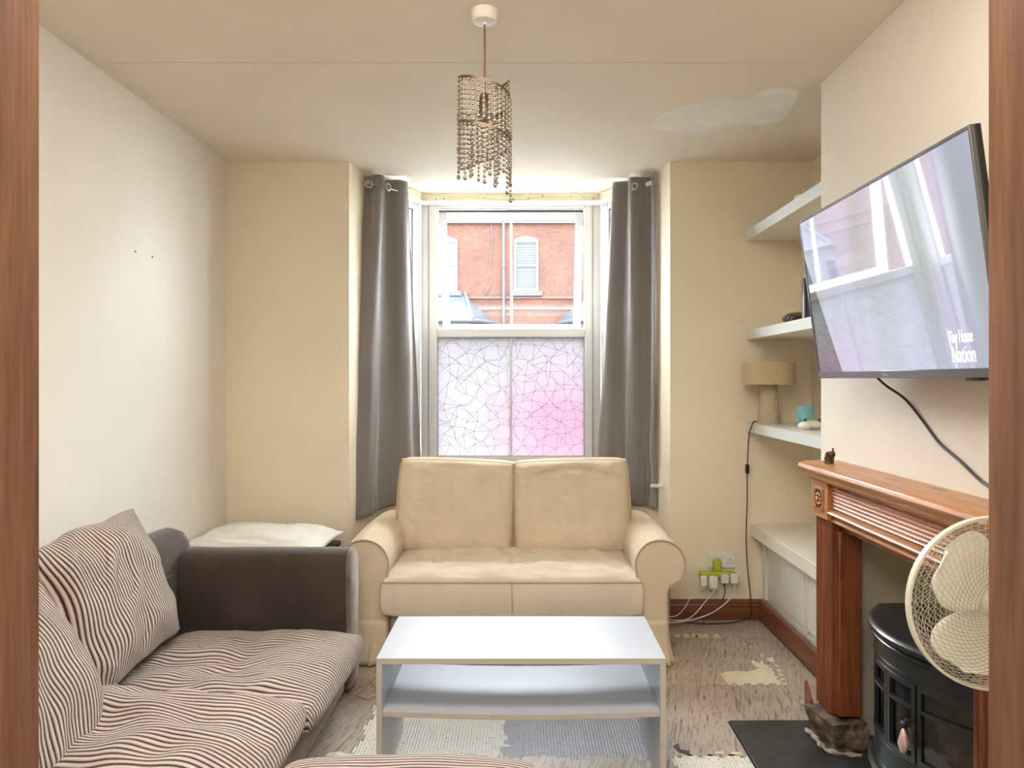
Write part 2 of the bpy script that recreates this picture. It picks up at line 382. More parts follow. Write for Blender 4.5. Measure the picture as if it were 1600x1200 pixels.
def cushion(name, W, D, T, band, m, parent, mtx, n=56, corner=.16, crown=4, pinch=0, wr=None, uvrot=False, edge=.35, round_=True, bulge=.22):
    """box or scatter cushion in local XY with thickness along Z. wr(u,v,side)->(dx,dy,dz)"""
    bm = bmesh.new(); uvl = bm.loops.layers.uv.new('UVMap')
    nv = max(12, int(n*D/W)) if W > D else n
    nu = n
    UV = {}
    def outline(u, v):
        x = u*math.sqrt(1-corner*v**4*.5)*(1-pinch*(1-v*v)); y = v*math.sqrt(1-corner*u**4*.5)*(1-pinch*(1-u*u))
        return x*W/2, y*D/2
    def prof(u, v):
        a = max(0, 1-abs(u)**crown); b = max(0, 1-abs(v)**crown); return (a*b)**edge
    G = []
    for side in (1, -1):
        g = []
        for i in range(nu+1):
            row = []
            for j in range(nv+1):
                u = math.sin((i/nu*2-1)*math.pi/2*.92)/math.sin(math.pi/2*.92); v = math.sin((j/nv*2-1)*math.pi/2*.92)/math.sin(math.pi/2*.92)
                x, y = outline(u, v); z = side*(band/2+T*prof(u, v))
                d = wr(u, v, side) if wr else (0,0,0)
                vv = bm.verts.new((x+d[0], y+d[1], z+d[2])); UV[vv] = (u*W/2, v*D/2); row.append(vv)
            g.append(row)
        G.append(g)
    F = []
    for g in G:
        for i in range(nu):
            for j in range(nv): F.append(bm.faces.new((g[i][j], g[i+1][j], g[i+1][j+1], g[i][j+1])))
    loop = [(i,0) for i in range(nu)]+[(nu,j) for j in range(nv)]+[(i,nv) for i in range(nu,0,-1)]+[(0,j) for j in range(nv,0,-1)]
    prev = [G[0][i][j] for i,j in loop]; K = 4 if band > .02 else 1
    bot = [G[1][i][j] for i,j in loop]
    for k in range(1, K+1):
        if k < K:
            cur = []
            t = k/K
            for q, (i, j) in enumerate(loop):
                a, b = G[0][i][j].co, bot[q].co; c = a.lerp(b, t); o = Vector((c.x/(W/2), c.y/(D/2), 0))
                e = Vector((0,0,0))
                if abs(o.x) > abs(o.y)*.9: e.x = math.copysign(1, o.x)
                if abs(o.y) > abs(o.x)*.9: e.y = math.copysign(1, o.y)
                e.normalize(); c = c + e*band*bulge*math.sin(math.pi*t)
                vv = bm.verts.new(c); ua, va = UV[G[0][i][j]]; UV[vv] = (ua+e.x*t*band, va+e.y*t*band); cur.append(vv)
        else: cur = bot
        L = len(loop)
        for q in range(L): F.append(bm.faces.new((prev[q], prev[(q+1)%L], cur[(q+1)%L], cur[q])))
        prev = cur
    for f in bm.faces:
        for l in f.loops:
            a, b = UV[l.vert]; l[uvl].uv = (b, a) if uvrot else (a, b)
    seam = [G[0][i][j].co.copy() for i, j in loop[::2]]
    bm.transform(mtx)
    o = obj(name, bm, m, parent)
    if round_: pass
    return o, [mtx @ s for s in seam]

def rod_loop(bm, pts, r, n=6):
    P = [Vector(p) for p in pts]+[Vector(pts[0])]
    tube(bm, P, r, n)

def struct(name, bm, m, parent=None, **kw):
    o = obj(name, bm, m, parent, **kw)
    if parent is None: o['kind'] = 'structure'
    return o

# ------------------------------------------------------------------ room shell
XL = -1.60; XR = 1.18; XA = 1.55; YB = 4.0
bm = bmesh.new(); bx(bm, -1.75, 1.75, -2.7, 4.9, -.06, -.012); struct('floor', bm, M['subfloor'])
bm = bmesh.new(); bx(bm, -1.75, 1.75, -2.7, 4.9, CE, CE+.06); ceil = struct('ceiling', bm, M['ceil'])
bm = bmesh.new(); bx(bm, XL-.12, XL, -2.7, 4.2, -.012, CE); wl = struct('wall_left', bm, M['wall_cool'])
bm = bmesh.new(); prism(bm, [(XL,4.0),(-.94,4.0),(-.90,4.2),(-.99,4.26),(XL,4.26)], -.012, CE); struct('wall_back_left', bm, M['wall'])
bm = bmesh.new(); prism(bm, [(.79,4.0),(.75,4.2),(.84,4.26),(XA+.12,4.26),(XA+.12,4.0)], -.012, CE); struct('wall_back_right', bm, M['wall'])
# chimney breast with fireplace recess
bm = bmesh.new()
bx(bm, XR, XA+.1, 2.69, 2.944, -.012, CE); bx(bm, XR, XA+.1, 1.15, 1.78, -.012, CE); bx(bm, XR, XA+.1, 1.78, 2.69, .757, CE)
struct('wall_chimney_breast', bm, M['breast'])
bm = bmesh.new()
bx(bm, 1.52, 1.65, 1.78, 2.69, -.012, .757); bx(bm, XR+.004, 1.52, 2.683, 2.6899, -.012, .757); bx(bm, XR+.004, 1.52, 1.7801, 1.786, -.012, .757)
struct('wall_recess', bm, M['recess'])
bm = bmesh.new(); bx(bm, XA, XA+.12, 2.944, 4.0, -.012, CE); struct('wall_alcove', bm, M['wall'])
# wall with the doorway the picture is taken through, and the room behind it
bm = bmesh.new()
bx(bm, XL, -.785, 1.0, 1.15, -.012, CE); bx(bm, .755, XA+.12, 1.0, 1.15, -.012, CE); bx(bm, -.785, .755, 1.0, 1.15, 2.085, CE)
struct('wall_doorway', bm, M['wall'])
bm = bmesh.new(); bx(bm, XA, XA+.12, -2.7, 1.0, -.012, CE); struct('wall_rear_right', bm, M['wall'])
bm = bmesh.new(); bx(bm, XL, XA, -2.7, -2.6, -.012, CE); struct('wall_rear', bm, M['wall'])
dr = bpy.data.objects.new('door_1', None); link(dr); dr['kind'] = 'structure'
for s, x0, x1 in ((0,-.785,-.75),(1,.72,.755)):
    bm = bmesh.new(); bx(bm, x0, x1, .93, 1.152, -.012, 2.05); obj('door_lining', bm, M['jamb'], dr, bevel=.004)
bm = bmesh.new(); bx(bm, -.785, .755, .93, 1.152, 2.05, 2.085); obj('door_head', bm, M['jamb'], dr, bevel=.004)
# bay: low walls
BL = (-.90,4.20); CL = (-.65,4.69); CR = (.49,4.69); BR = (.75,4.20)
def offs(p, q, d):
    v = Vector((q[0]-p[0], q[1]-p[1])); n = Vector((-v.y, v.x)).normalized()*d
    return (p[0]+n.x, p[1]+n.y), (q[0]+n.x, q[1]+n.y)
bm = bmesh.new()
prism(bm, [BL, CL, (CL[0],CL[1]+.16), (CL[0]-.14,CL[1]+.1), (BL[0]-.14,BL[1]+.06)], -.012, .72)
prism(bm, [CL, CR, (CR[0],CR[1]+.16), (CL[0],CL[1]+.16)], -.012, .72)
prism(bm, [CR, BR, (BR[0]+.14,BR[1]+.06), (CR[0]+.14,CR[1]+.1), (CR[0],CR[1]+.16)], -.012, .72)
struct('wall_bay', bm, M['wall'])
bm = bmesh.new()
prism(bm, [(BL[0]+.06,BL[1]+.12),(CL[0]+.03,CL[1]-.05),(CR[0]-.03,CR[1]-.05),(BR[0]-.06,BR[1]+.12),(BR[0]+.04,BR[1]+.12),(CR[0]+.1,CR[1]+.14),(CL[0]-.1,CL[1]+.14),(BL[0]-.04,BL[1]+.12)], .72, .745)
struct('trim_1', bm, M['white'], bevel=.004)   # window board
# header boards above the frames, with old screw holes
bm = bmesh.new()
for p, q in ((BL,CL),(CL,CR),(CR,BR)):
    a, b = offs(p, q, -.012); c, d = offs(p, q, .10)
    prism(bm, [a, b, d, c], 2.40, CE-.001)
hb = struct('trim_2', bm, M['board'])
bm = bmesh.new()
for p, q in ((BL,CL),(CL,CR),(CR,BR)):
    a, b = offs(p, q, -.03); c, d = offs(p, q, -.0125)
    prism(bm, [a, b, d, c], 2.385, 2.412)
struct('trim_3', bm, M['white'], bevel=.005)
bm = bmesh.new()
for x in (-.55,-.5,-.25,-.07,-.06,.03,.12,.3,.38,.44):
    z = 2.432+random.uniform(-.012,.012)
    lathe(bm, [(0,0),(.004,0),(.004,.001),(0,.001)], n=8, mtx=Matrix.Translation((x,4.678,z)) @ Matrix.Rotation(R(90),4,'X'))
obj('screw_hole', bm, M['rubber'], hb)
bm = bmesh.new()
for px, pz in ((-1.59,1.80),(-1.59,1.78)): pass
for y, z in ((3.06,1.815),(3.2,1.815)):
    lathe(bm, [(0,0),(.005,0),(.004,.002),(0,.002)], n=8, mtx=Matrix.Translation((XL,y,z)) @ Matrix.Rotation(R(90),4,'Y'))
obj('screw_hole', bm, M['rubber'], wl)

# ceiling details
bm = bmesh.new()
pts = [(.62,3.25),(.78,3.12),(.93,3.1),(1.0,2.99),(1.12,3.02),(1.17,3.3),(1.1,3.42),(.97,3.4),(.85,3.55),(.7,3.5),(.58,3.42)]
P = catmull([(x,y,0) for x,y in pts]+[(pts[0][0],pts[0][1],0)], 4)[:-1]
prism(bm, [(p.x+noise.noise(p*18)*.02, p.y+noise.noise(p*18+Vector((5,0,0)))*.02) for p in P], CE-.0015, CE-.0002); obj('plaster_patch', bm, M['patch'], ceil)
bm = bmesh.new(); tube(bm, [(-1.55+i*.13, 2.745+noise.noise(Vector((i*.7,0,0)))*.004, CE-.0002) for i in range(21)], .0008, 4); obj('ceiling_crack', bm, M['linenbase'], ceil)

# skirting boards
def skirt_prof(h=.105, t=.02): return [(0,0),(t,0),(t,h*.72),(t*.75,h*.80),(t*.8,h*.86),(t*.35,h*.97),(0,h)]
bm = bmesh.new(); xsec(bm, [(YB-p[0], p[1]) for p in skirt_prof()], 'x', .79, 1.285); struct('baseboard_back_right', bm, M['skirtx'], bevel=.0015)
bm = bmesh.new(); xsec(bm, [(YB-p[0], p[1]) for p in skirt_prof()], 'x', XL, -.94); struct('baseboard_back_left', bm, M['skirtx'])
bm = bmesh.new(); xsec(bm, [(1.285-p[0], p[1]) for p in skirt_prof(.11)], 'y', 2.944, 4.0-.021); struct('baseboard_right', bm, M['skirt'], bevel=.0015)
bm = bmesh.new(); xsec(bm, [(XL+p[0], p[1]) for p in skirt_prof()], 'y', 1.15, 3.98); struct('baseboard_left', bm, M['skirt'])

# ------------------------------------------------------------------ windows
def frame_local(name, p, q):
    o = bpy.data.objects.new(name, None); link(o); o['kind'] = 'structure'
    o.location = (p[0], p[1], 0); o.rotation_euler = (0,0,math.atan2(q[1]-p[1], q[0]-p[0])); return o
L = 1.14
w1 = frame_local('window_1', CL, CR)
z0, z1, zt0, zt1, zh = .745, 2.40, 1.553, 1.61, 2.372
bm = bmesh.new()
for a in ((0,.104,0,.07,z0,z1),(L-.104,L,0,.07,z0,z1),(.104,L-.104,0,.07,z0,.80),(.104,L-.104,0,.07,zh,z1),(.104,L-.104,0,.07,zt0,zt1)): bx(bm, *a)
obj('window_frame', bm, M['upvc'], w1, bevel=.006)
bm = bmesh.new()
for x in (.045, L-.055): bx(bm, x, x+.008, -.004, .0, z0, z1-.015)
for x0, x1, zz0, zz1 in ((.104,.109,.80,zt0),(L-.109,L-.104,.80,zt0),(.109,L-.109,.80,.804),(.109,L-.109,zt0-.004,zt0)): bx(bm, x0, x1, .012, .018, zz0, zz1)
obj('frame_joint', bm, mat('grey_frame_joint', (.35,.34,.30), .5), w1)
# patterned privacy film on the lower pane
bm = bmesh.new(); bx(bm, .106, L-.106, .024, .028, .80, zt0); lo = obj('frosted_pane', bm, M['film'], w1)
lo.location = (0,0,0)
bm = bmesh.new(); bx(bm, L/2-.006, L/2+.006, .018, .034, .80, zt0); obj('glazing_bar', bm, M['upvc'], w1)
bm = bmesh.new()
rnd = random.Random(11); nx, nz = 15, 13; g = {}
for i in range(nx+1):
    for j in range(nz+1):
        x = .11+(L-.22)*i/nx; z = .804+(zt0-.808)*j/nz
        if 0 < i < nx: x += rnd.uniform(-.027,.027)
        if 0 < j < nz: z += rnd.uniform(-.026,.026)
        g[i,j] = (x, z)
def strip(a, b, w=.0008):
    d = Vector((b[0]-a[0], b[1]-a[1])); n = Vector((-d.y, d.x)).normalized()*w
    vs = [bm.verts.new((p[0]+s*n.x, .0235, p[1]+s*n.y)) for p, s in ((a,1),(b,1),(b,-1),(a,-1))]; bm.faces.new(vs)
for i in range(nx+1):
    for j in range(nz+1):
        for di, dj in ((1,0),(0,1),(1,1) if (i*3+j*5)%2 else (1,-1)):
            if (i+di, j+dj) in g and rnd.random() < .88:
                if (di==0 and i in (0,nx)) or (dj==0 and j in (0,nz)): continue
                strip(g[i,j], g[i+di,j+dj])
obj('film_pattern', bm, M['filmline'], w1)
# top hung sash, pushed open at the bottom
sash = bpy.data.objects.new('sash', None); link(sash, w1); sash.location = (0,.03,2.352); sash.rotation_euler = (R(20),0,0)
SL = .785; x0, x1 = .109, L-.109
bm = bmesh.new()
for a in ((x0,x0+.045,0,.05,-SL,0),(x1-.045,x1,0,.05,-SL,0),(x0+.045,x1-.045,0,.05,-.05,0),(x0+.045,x1-.045,0,.05,-SL,-SL+.03)): bx(bm, *a)
obj('sash_frame', bm, M['upvc'], sash, bevel=.004)
bm = bmesh.new()
bx(bm, x0, x1, -.004, .02, .0, .009); bx(bm, x0-.003, x0, .02, .03, -SL, 0); bx(bm, x1, x1+.003, .02, .03, -SL, 0); obj('sash_seal', bm, M['rubber'], sash)
bm = bmesh.new(); bx(bm, x0+.045, x1-.045, .022, .028, -SL+.03, -.05); obj('window_pane', bm, M['glass'], sash)
bm = bmesh.new(); bx(bm, L/2-.008, L/2+.008, .015, .035, -SL+.03, -.05); obj('glazing_bar', bm, M['upvc'], sash)
# side lights
for nm, p, q in (('window_2', BL, CL), ('window_3', CR, BR)):
    w = frame_local(nm, p, q); LL = math.hypot(q[0]-p[0], q[1]-p[1])
    bm = bmesh.new()
    for a in ((0,.07,0,.07,z0,z1),(LL-.07,LL,0,.07,z0,z1),(.07,LL-.07,0,.07,z0,.80),(.07,LL-.07,0,.07,2.35,z1),(.07,LL-.07,0,.07,zt0,zt1)): bx(bm, *a)
    obj('window_frame', bm, M['upvc'], w, bevel=.006)
    bm = bmesh.new(); bx(bm, .07, LL-.07, .024, .028, zt1, 2.35); obj('window_pane', bm, M['glass'], w)
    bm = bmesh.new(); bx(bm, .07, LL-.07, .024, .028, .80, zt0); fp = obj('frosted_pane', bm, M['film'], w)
    bm = bmesh.new()
    for a in ((.07,.075,zt1,2.35),(LL-.075,LL-.07,zt1,2.35),(.075,LL-.075,2.345,2.35),(.07,.075,.8,zt0),(LL-.075,LL-.07,.8,zt0)): bx(bm, a[0],a[1],.012,.02,a[2],a[3])
    obj('frame_seal', bm, M['rubber'], w)
# sagging wire along the header
bm = bmesh.new()
tube(bm, [(-.66,4.42,2.435),(-.6,4.60,2.43),(-.3,4.655,2.428),(-.09,4.66,2.412),(.15,4.655,2.43),(.42,4.60,2.432),(.55,4.40,2.435)], .0015, 5, 6)
tag(obj('curtain_wire', bm, M['linenbase']), 'thin slack curtain wire sagging along the cream board above the window', 'wire')

# ------------------------------------------------------------------ street outside
YF = 24.0; S = YF/1160
def fx(px): return (px-818)*S
def fz(py): return H+(592-py)*S
bm = bmesh.new(); bx(bm, -40, 40, 4.95, 60, -.5, -.4); struct('street_ground', bm, M['asphalt'])
house = thing('terraced_house', 'red brick terraced house with slate roofed bays seen across the street', 'building', (0,YF,0))
hi = rel(house)
def hobj(name, bm, m, parent=None, **kw):
    bm.transform(hi); return obj(name, bm, m, parent or house, **kw)
bm = bmesh.new(); bx(bm, -14, 14, YF, YF+6, -.4, 6.38); hobj('brick_wall', bm, M['brick'])
bm = bmesh.new(); bx(bm, -14, 14, YF-.12, YF, 6.30, 6.42); hobj('gutter', bm, M['stoneout'])
bm = bmesh.new(); xsec(bm, [(YF-.15,6.42),(YF+.1,6.42),(YF+3,8.2),(YF+6,6.42),(YF+3,8.4)], 'x', -.6, 14); hobj('roof', bm, M['slates'])
bm = bmesh.new(); bx(bm, -14, 14, YF-.06, YF, 3.88, 3.95); bx(bm, -14, 14, YF-.06, YF, 3.52, 3.62); hobj('string_course', bm, M['pinkband'])
bm = bmesh.new(); tube(bm, [(fx(787),YF-.1,6.35),(fx(787),YF-.1,-.4)], .05, 10); 
for z in (4.9,2.6): lathe(bm, [(.065,z),(.065,z+.1)], (fx(787),YF-.1), 10)
hobj('drainpipe', bm, M['stoneout'])
bm = bmesh.new(); tube(bm, [(fx(768),YF-.03,6.3),(fx(769),YF-.03,5.6),(fx(766),YF-.03,5.0),(fx(767),YF-.03,4.4),(fx(757),YF-.03,4.0),(fx(750),YF-.03,3.9)], .012, 5, 5); hobj('wall_cable', bm, M['darkpane'])
def sash_window(xc, zb, zt, w, blind):
    # frame proud of the wall, pane, blind, sill and arch
    t = .09; zm = (zb+zt)/2
    bm = bmesh.new()
    for a in ((xc-w/2,xc-w/2+t,zb,zt),(xc+w/2-t,xc+w/2,zb,zt),(xc-w/2+t,xc+w/2-t,zb,zb+t),(xc-w/2+t,xc+w/2-t,zt-t,zt),(xc-w/2+t,xc+w/2-t,zm-.035,zm+.035)): bx(bm, a[0],a[1],YF-.05,YF,a[2],a[3])
    # shallow arched head
    n = 8; top = [(xc-w/2+w*i/n, zt+.12*math.sin(math.pi*i/n)) for i in range(n+1)]
    xsec(bm, [(p[0],p[1]) for p in top]+[(xc+w/2,zt-.002),(xc-w/2,zt-.002)], 'y', YF-.05, YF)
    fr = hobj('house_window', bm, M['whiteout'])
    bm = bmesh.new(); bx(bm, xc-w/2+t, xc+w/2-t, YF-.012, YF-.002, zb+t, zt-t); hobj('pane', bm, M['blind'] if blind else M['darkpane'], fr)
    if blind:
        bm = bmesh.new(); z = zb+t+.05
        while z < zt-t: bx(bm, xc-w/2+t, xc+w/2-t, YF-.022, YF-.013, z, z+.03); z += .085
        o = hobj('blind_slats', bm, M['stoneout'], fr)
    bm = bmesh.new(); bx(bm, xc-w/2-.1, xc+w/2+.12, YF-.14, YF, zb-.16, zb-.005); hobj('window_sill', bm, M['stoneout'])
for xc, bl in ((fx(822),True),(fx(696),False),(fx(975),True),(fx(570),False),(fx(1100),True),(fx(450),True),(fx(1225),False)): sash_window(xc, fz(455), fz(375), .80, bl)
def bay(xc, w=2.5, slope=.92):
    d = 1.0; z0 = 3.12
    pl = [(xc-w/2,YF),(xc-w/2+.55,YF-d),(xc+w/2-.55,YF-d),(xc+w/2,YF)]
    bm = bmesh.new(); prism(bm, pl, -.4, .75); hobj('bay_wall', bm, M['brick'])
    bm = bmesh.new(); prism(bm, pl, 2.62, z0); 
    for i in range(3):
        a, b = Vector(pl[i]), Vector(pl[i+1]); k = 3 if i == 1 else 1
        for j in range(k+1):
            p = a.lerp(b, j/k); bx(bm, p.x-.09, p.x+.09, p.y-.04, p.y+.12, .75, 2.62)
    hobj('bay_frame', bm, M['stoneout'])
    q = [(xc-w/2+.08,YF),(xc-w/2+.6,YF-d+.08),(xc+w/2-.6,YF-d+.08),(xc+w/2-.08,YF)]
    bm = bmesh.new(); prism(bm, q, .75, 2.62); hobj('bay_glazing', bm, M['blind'])
    e = [(xc-w/2-.12,YF),(xc-w/2+.48,YF-d-.12),(xc+w/2-.48,YF-d-.12),(xc+w/2+.12,YF)]
    bm = bmesh.new(); b0 = [bm.verts.new((x,y,z0)) for x,y in e]; t0 = [bm.verts.new((xc-.45,YF,z0+slope)), bm.verts.new((xc+.45,YF,z0+slope))]
    bm.faces.new((b0[0],b0[1],t0[0])); bm.faces.new((b0[1],b0[2],t0[1],t0[0])); bm.faces.new((b0[2],b0[3],t0[1])); bm.faces.new(b0)
    hobj('bay_roof', bm, M['slates'], smooth=False)
    bm = bmesh.new()
    for i in range(3): tube(bm, [(*e[i],z0-.02),(*e[i+1],z0-.02)], .06, 8)
    hobj('bay_gutter', bm, M['whiteout'])
    bm = bmesh.new(); tube(bm, [(*e[1],z0+.03),(xc-.45,YF-.02,z0+slope+.03)], .05, 6); hobj('hip_flashing', bm, M['leadout']); bm = bmesh.new(); tube(bm, [(*e[2],z0+.03),(xc+.45,YF-.02,z0+slope+.03)], .05, 6); hobj('hip_flashing', bm, M['leadout'])
bay(fx(768)-1.3); bay(fx(873)+1.35); bay(fx(768)-6.4); bay(fx(873)+6.4)

# ------------------------------------------------------------------ floor mats
PIT = .585; seam_y = [1.375,1.96,2.545,3.13,3.715]; seam_x = [-.585,-.07,.515,1.10]
def edge_pts(a0, a1, fixed, horiz, flat=False):
    """jigsaw edge along one seam: every tile on the seam shares the same zigzag"""
    if flat: return [((a0, fixed) if horiz else (fixed, a0))]
    out = [((a0, fixed) if horiz else (fixed, a0))]; n = 7; st = (a1-a0)/n; A = .011
    for k in range(n):
        s = 1 if k % 2 else -1; b = a0+k*st
        for t, d in ((.28,0),(.2,s),(.8,s),(.72,0)):
            p = b+st*t; out.append((p, fixed+d*A) if horiz else (fixed+d*A, p))
    return out
def tile(x0, x1, y0, y1, m, label, flats=(0,0,0,0), th=.010, group=None, name='foam_floor_tile'):
    B = edge_pts(x0, x1, y0, True, flats[0]); Rr = edge_pts(y0, y1, x1, False, flats[1])
    T = edge_pts(x0, x1, y1, True, flats[2]); Lf = edge_pts(y0, y1, x0, False, flats[3])
    def rev(e, end): return [end]+e[1:][::-1]
    poly = B + Rr + rev(T, (x1,y1)) + rev(Lf, (x0,y1))
    c = ((x0+x1)/2, (y0+y1)/2); k = .9965
    poly = [((x-c[0])*k, (y-c[1])*k) for x, y in poly]
    bm = bmesh.new(); prism(bm, poly, 0, th)
    o = obj(name, bm, m, smooth=False, loc=(c[0], c[1], -.012))
    return tag(o, label, 'floor tile', 'interlocking foam floor tiles')
labs = {}
xs = [XL+.021]+seam_x; ys = [1.16]+seam_y+[3.98]
xs_n = ['beside the left wall','left of the coffee table','under the coffee table','right of the coffee table','']
G_HID = 'wood print foam floor tiles hidden under the furniture'
tiles = {}
def lab(i, j):
    D = {
     (0,5):'grey wood print foam tile in the left back corner under the dark chest',
     (1,5):'grey wood print foam tile under the back left of the cream sofa',
     (2,5):'grey wood print foam tile under the back right of the cream sofa',
     (3,5):'grey wood print foam tile against the skirting below the wall socket',
     (0,4):'grey wood print foam tile under the far end of the corduroy sofa',
     (1,4):'grey wood print foam tile under the front left of the cream sofa',
     (2,4):'grey wood print foam tile under the front middle of the cream sofa',
     (3,4):'grey wood print foam tile with an L shaped cream tear near the cupboard skirting',
     (0,3):'grey wood print foam tile under the middle of the corduroy sofa',
     (1,3):'upturned white speckled foam tile under the left of the coffee table',
     (2,3):'upturned blue grey speckled foam tile under the right of the coffee table',
     (3,3):'grey wood print foam tile with a small dark tear left of the slate hearth',
     (0,2):'grey wood print foam tile under the near half of the corduroy sofa',
     (1,2):'grey wood print foam tile in front of the coffee table by the corduroy sofa',
     (2,2):'brown wood print foam tile in front of the coffee table on the right',
     (3,2):'white speckled foam tile beside the near end of the slate hearth',
    }
    return D.get((i,j))
HX = .77; HY = 2.80
for j in range(2, 6):
    for i in range(4):
        xa, xb = xs[i], xs[i+1]; ya, yb = ys[j], ys[j+1]
        fl = [0,0,0,0]
        if i == 0: fl[3] = 1
        if j == 5: fl[2] = 1
        m = M['tile']
        if (i,j) == (1,3): m = M['foamw']
        if (i,j) == (2,3): m = M['foamg']
        if (i,j) == (3,2): m = M['foamw']
        if (i,j) == (3,2): xb = HX-.002; fl[1] = 1
        if (i,j) == (3,3):
            # L-shaped: cut round the hearth corner
            B = edge_pts(.515, .765, ya, True, True)
            poly = [(.515,ya),(HX-.002,ya),(HX-.002,HY+.003),(1.10,HY+.003)]+edge_pts(HY,yb,1.10,False,True)[1:]+[(1.10,yb)]+edge_pts(.515,1.10,yb,True)[1:][::-1]+[(.515,yb)]+edge_pts(ya,yb,.515,False)[1:][::-1]
            bm = bmesh.new(); prism(bm, poly, 0, .010)
            o = obj('foam_floor_tile', bm, m, smooth=False, loc=(0,0,-.012)); o.scale = (.9985,.9995,1)
            tiles[i,j] = tag(o, lab(i,j), 'floor tile', 'interlocking foam floor tiles'); continue
        tiles[i,j] = tile(xa, xb, ya, yb, m, lab(i,j), fl)
# narrow offcuts along the cupboard skirting
tag(tile(1.10, 1.263, 3.13, 3.715, M['tile'], None, (1,1,1,0)), 'narrow wood print foam offcut along the middle of the cupboard skirting', 'floor tile')
tag(tile(1.10, 1.263, 3.715, 3.978, M['tile'], None, (1,1,1,0)), 'small wood print foam offcut in the corner below the lamp cable', 'floor tile')
tag(tile(1.10, 1.263, 2.95, 3.13, M['tile'], None, (1,1,1,1)), 'small wood print foam offcut beside the fire surround foot', 'floor tile')
# near strip of tiles mostly under the footstool
tag(tile(XL+.021, -.585, 1.16, 1.96, M['tile'], None, (1,0,0,1)), 'wood print foam tile under the near end of the corduroy sofa', 'floor tile')
tag(tile(-.585, -.07, 1.16, 1.96, M['tile'], None, (1,0,0,0)), 'wood print foam tile under the corduroy footstool', 'floor tile')
tag(tile(-.07, .515, 1.16, 1.96, M['tile'], None, (1,0,0,0)), 'wood print foam tile by the doorway right of the footstool', 'floor tile')
tag(tile(.515, HX-.002, 1.16, 1.96, M['tile'], None, (1,1,0,0)), 'narrow wood print foam tile between the doorway and slate hearth', 'floor tile')
bm = bmesh.new()
def patch(bm, pts, z0=-.0021, z1=-.0009, jit=.004, sm=1):
    P = catmull([(x,y,0) for x,y in pts]+[(pts[0][0],pts[0][1],0)], sm)[:-1]
    prism(bm, [(p.x+noise.noise(p*60)*jit, p.y+noise.noise(p*60+Vector((9,0,0)))*jit) for p in P], z0, z1)
def F(px, py, h=0): 
    d = (H-h)*1160/(py-592); return ((px-818)/1160*d, d)
# large torn patch near the cupboard
o_t = tiles[3,4]
bm = bmesh.new()
patch(bm, [F(*p) for p in ((1126,1053),(1134,1049),(1150,1048),(1168,1049),(1181,1046),(1186,1043),(1180,1041),(1173,1033),(1176,1031),(1187,1036),(1191,1030),(1194,1038),(1203,1040),(1201,1043),(1207,1044),(1206,1048),(1212,1051),(1209,1054),(1216,1057),(1213,1061),(1222,1064),(1219,1067),(1224,1070),(1214,1070),(1213,1067),(1203,1067),(1201,1070),(1194,1070),(1192,1067),(1183,1067),(1181,1070),(1174,1070),(1172,1067),(1163,1067),(1161,1070),(1152,1070),(1150,1067),(1143,1067),(1141,1070),(1137,1069),(1133,1062))], jit=.002)
patch(bm, [F(*p) for p in ((1197,1029),(1207,1026),(1211,1034),(1203,1034))]); patch(bm, [F(*p) for p in ((1188,1021),(1192,1021),(1193,1025),(1189,1025))])
for k in range(5):
    px = 1212+k*3; py = 1038+k*7; patch(bm, [F(px,py),F(px+5,py),F(px+6,py+4),F(px-2,py+3)], jit=.001)
bm.transform(Matrix.Translation(o_t.location).inverted()); obj('torn_patch', bm, M['foamtear'], o_t)
o_t = tiles[3,5]
bm = bmesh.new()
for a in (1056,1071,1084,1090,1101,1118): patch(bm, [F(a-4,995),F(a,989),F(a+5,991),F(a+7,996)], jit=.003)
bm.transform(Matrix.Translation(o_t.location).inverted()); obj('torn_patch', bm, M['foamtear'], o_t)
o_t = tiles[3,3]
bm = bmesh.new(); patch(bm, [F(*p) for p in ((1052,1165),(1060,1160),(1064,1170),(1078,1173),(1076,1178),(1060,1174))]); bm.transform(Matrix.Translation((0,0,.012))); obj('torn_patch', bm, M['slate'], o_t)
bm = bmesh.new()
for a in ((1116,1133,1173),(1140,1160,1174),(1066,1080,1180)): patch(bm, [F(a[0],a[2]+3),F(a[0]+4,a[2]),F(a[1]-4,a[2]),F(a[1],a[2]+4)], jit=.003)
bm.transform(Matrix.Translation((0,0,.012))); obj('torn_patch', bm, M['foamtear'], o_t)
o_t = tiles[1,3]
bm = bmesh.new()
patch(bm, [F(*p) for p in ((778,1122),(786,1136),(781,1146),(794,1151),(783,1160),(800,1166),(840,1168),(830,1158),(812,1150),(815,1135),(800,1122))][:6]+[F(770,1168),F(760,1140)], jit=.012)
bm.transform(Matrix.Translation(o_t.location).inverted()); obj('torn_patch', bm, M['foamw'], o_t)
bm = bmesh.new()
patch(bm, [F(*p) for p in ((505,1181),(512,1176),(530,1174),(548,1177),(566,1174),(580,1160),(584,1140),(594,1124),(604,1124),(606,1150),(603,1168),(598,1181))], jit=.012)
bm.transform(Matrix.Translation(o_t.location).inverted()); obj('torn_patch', bm, M['foamw'], o_t)

# ------------------------------------------------------------------ hearth, surround, stone, stove
bm = bmesh.new(); prism(bm, [(HX,1.63),(XR-.001,1.63),(XR-.001,1.7865),(1.519,1.7865),(1.519,2.6825),(XR-.001,2.6825),(XR-.001,HY),(.95,HY+.001),(HX+.004,HY-.002)], -.011, .004)
tag(obj('hearth_slab', bm, M['slate'], bevel=.003), 'black slate hearth slab on the floor in front of the fireplace', 'hearth')

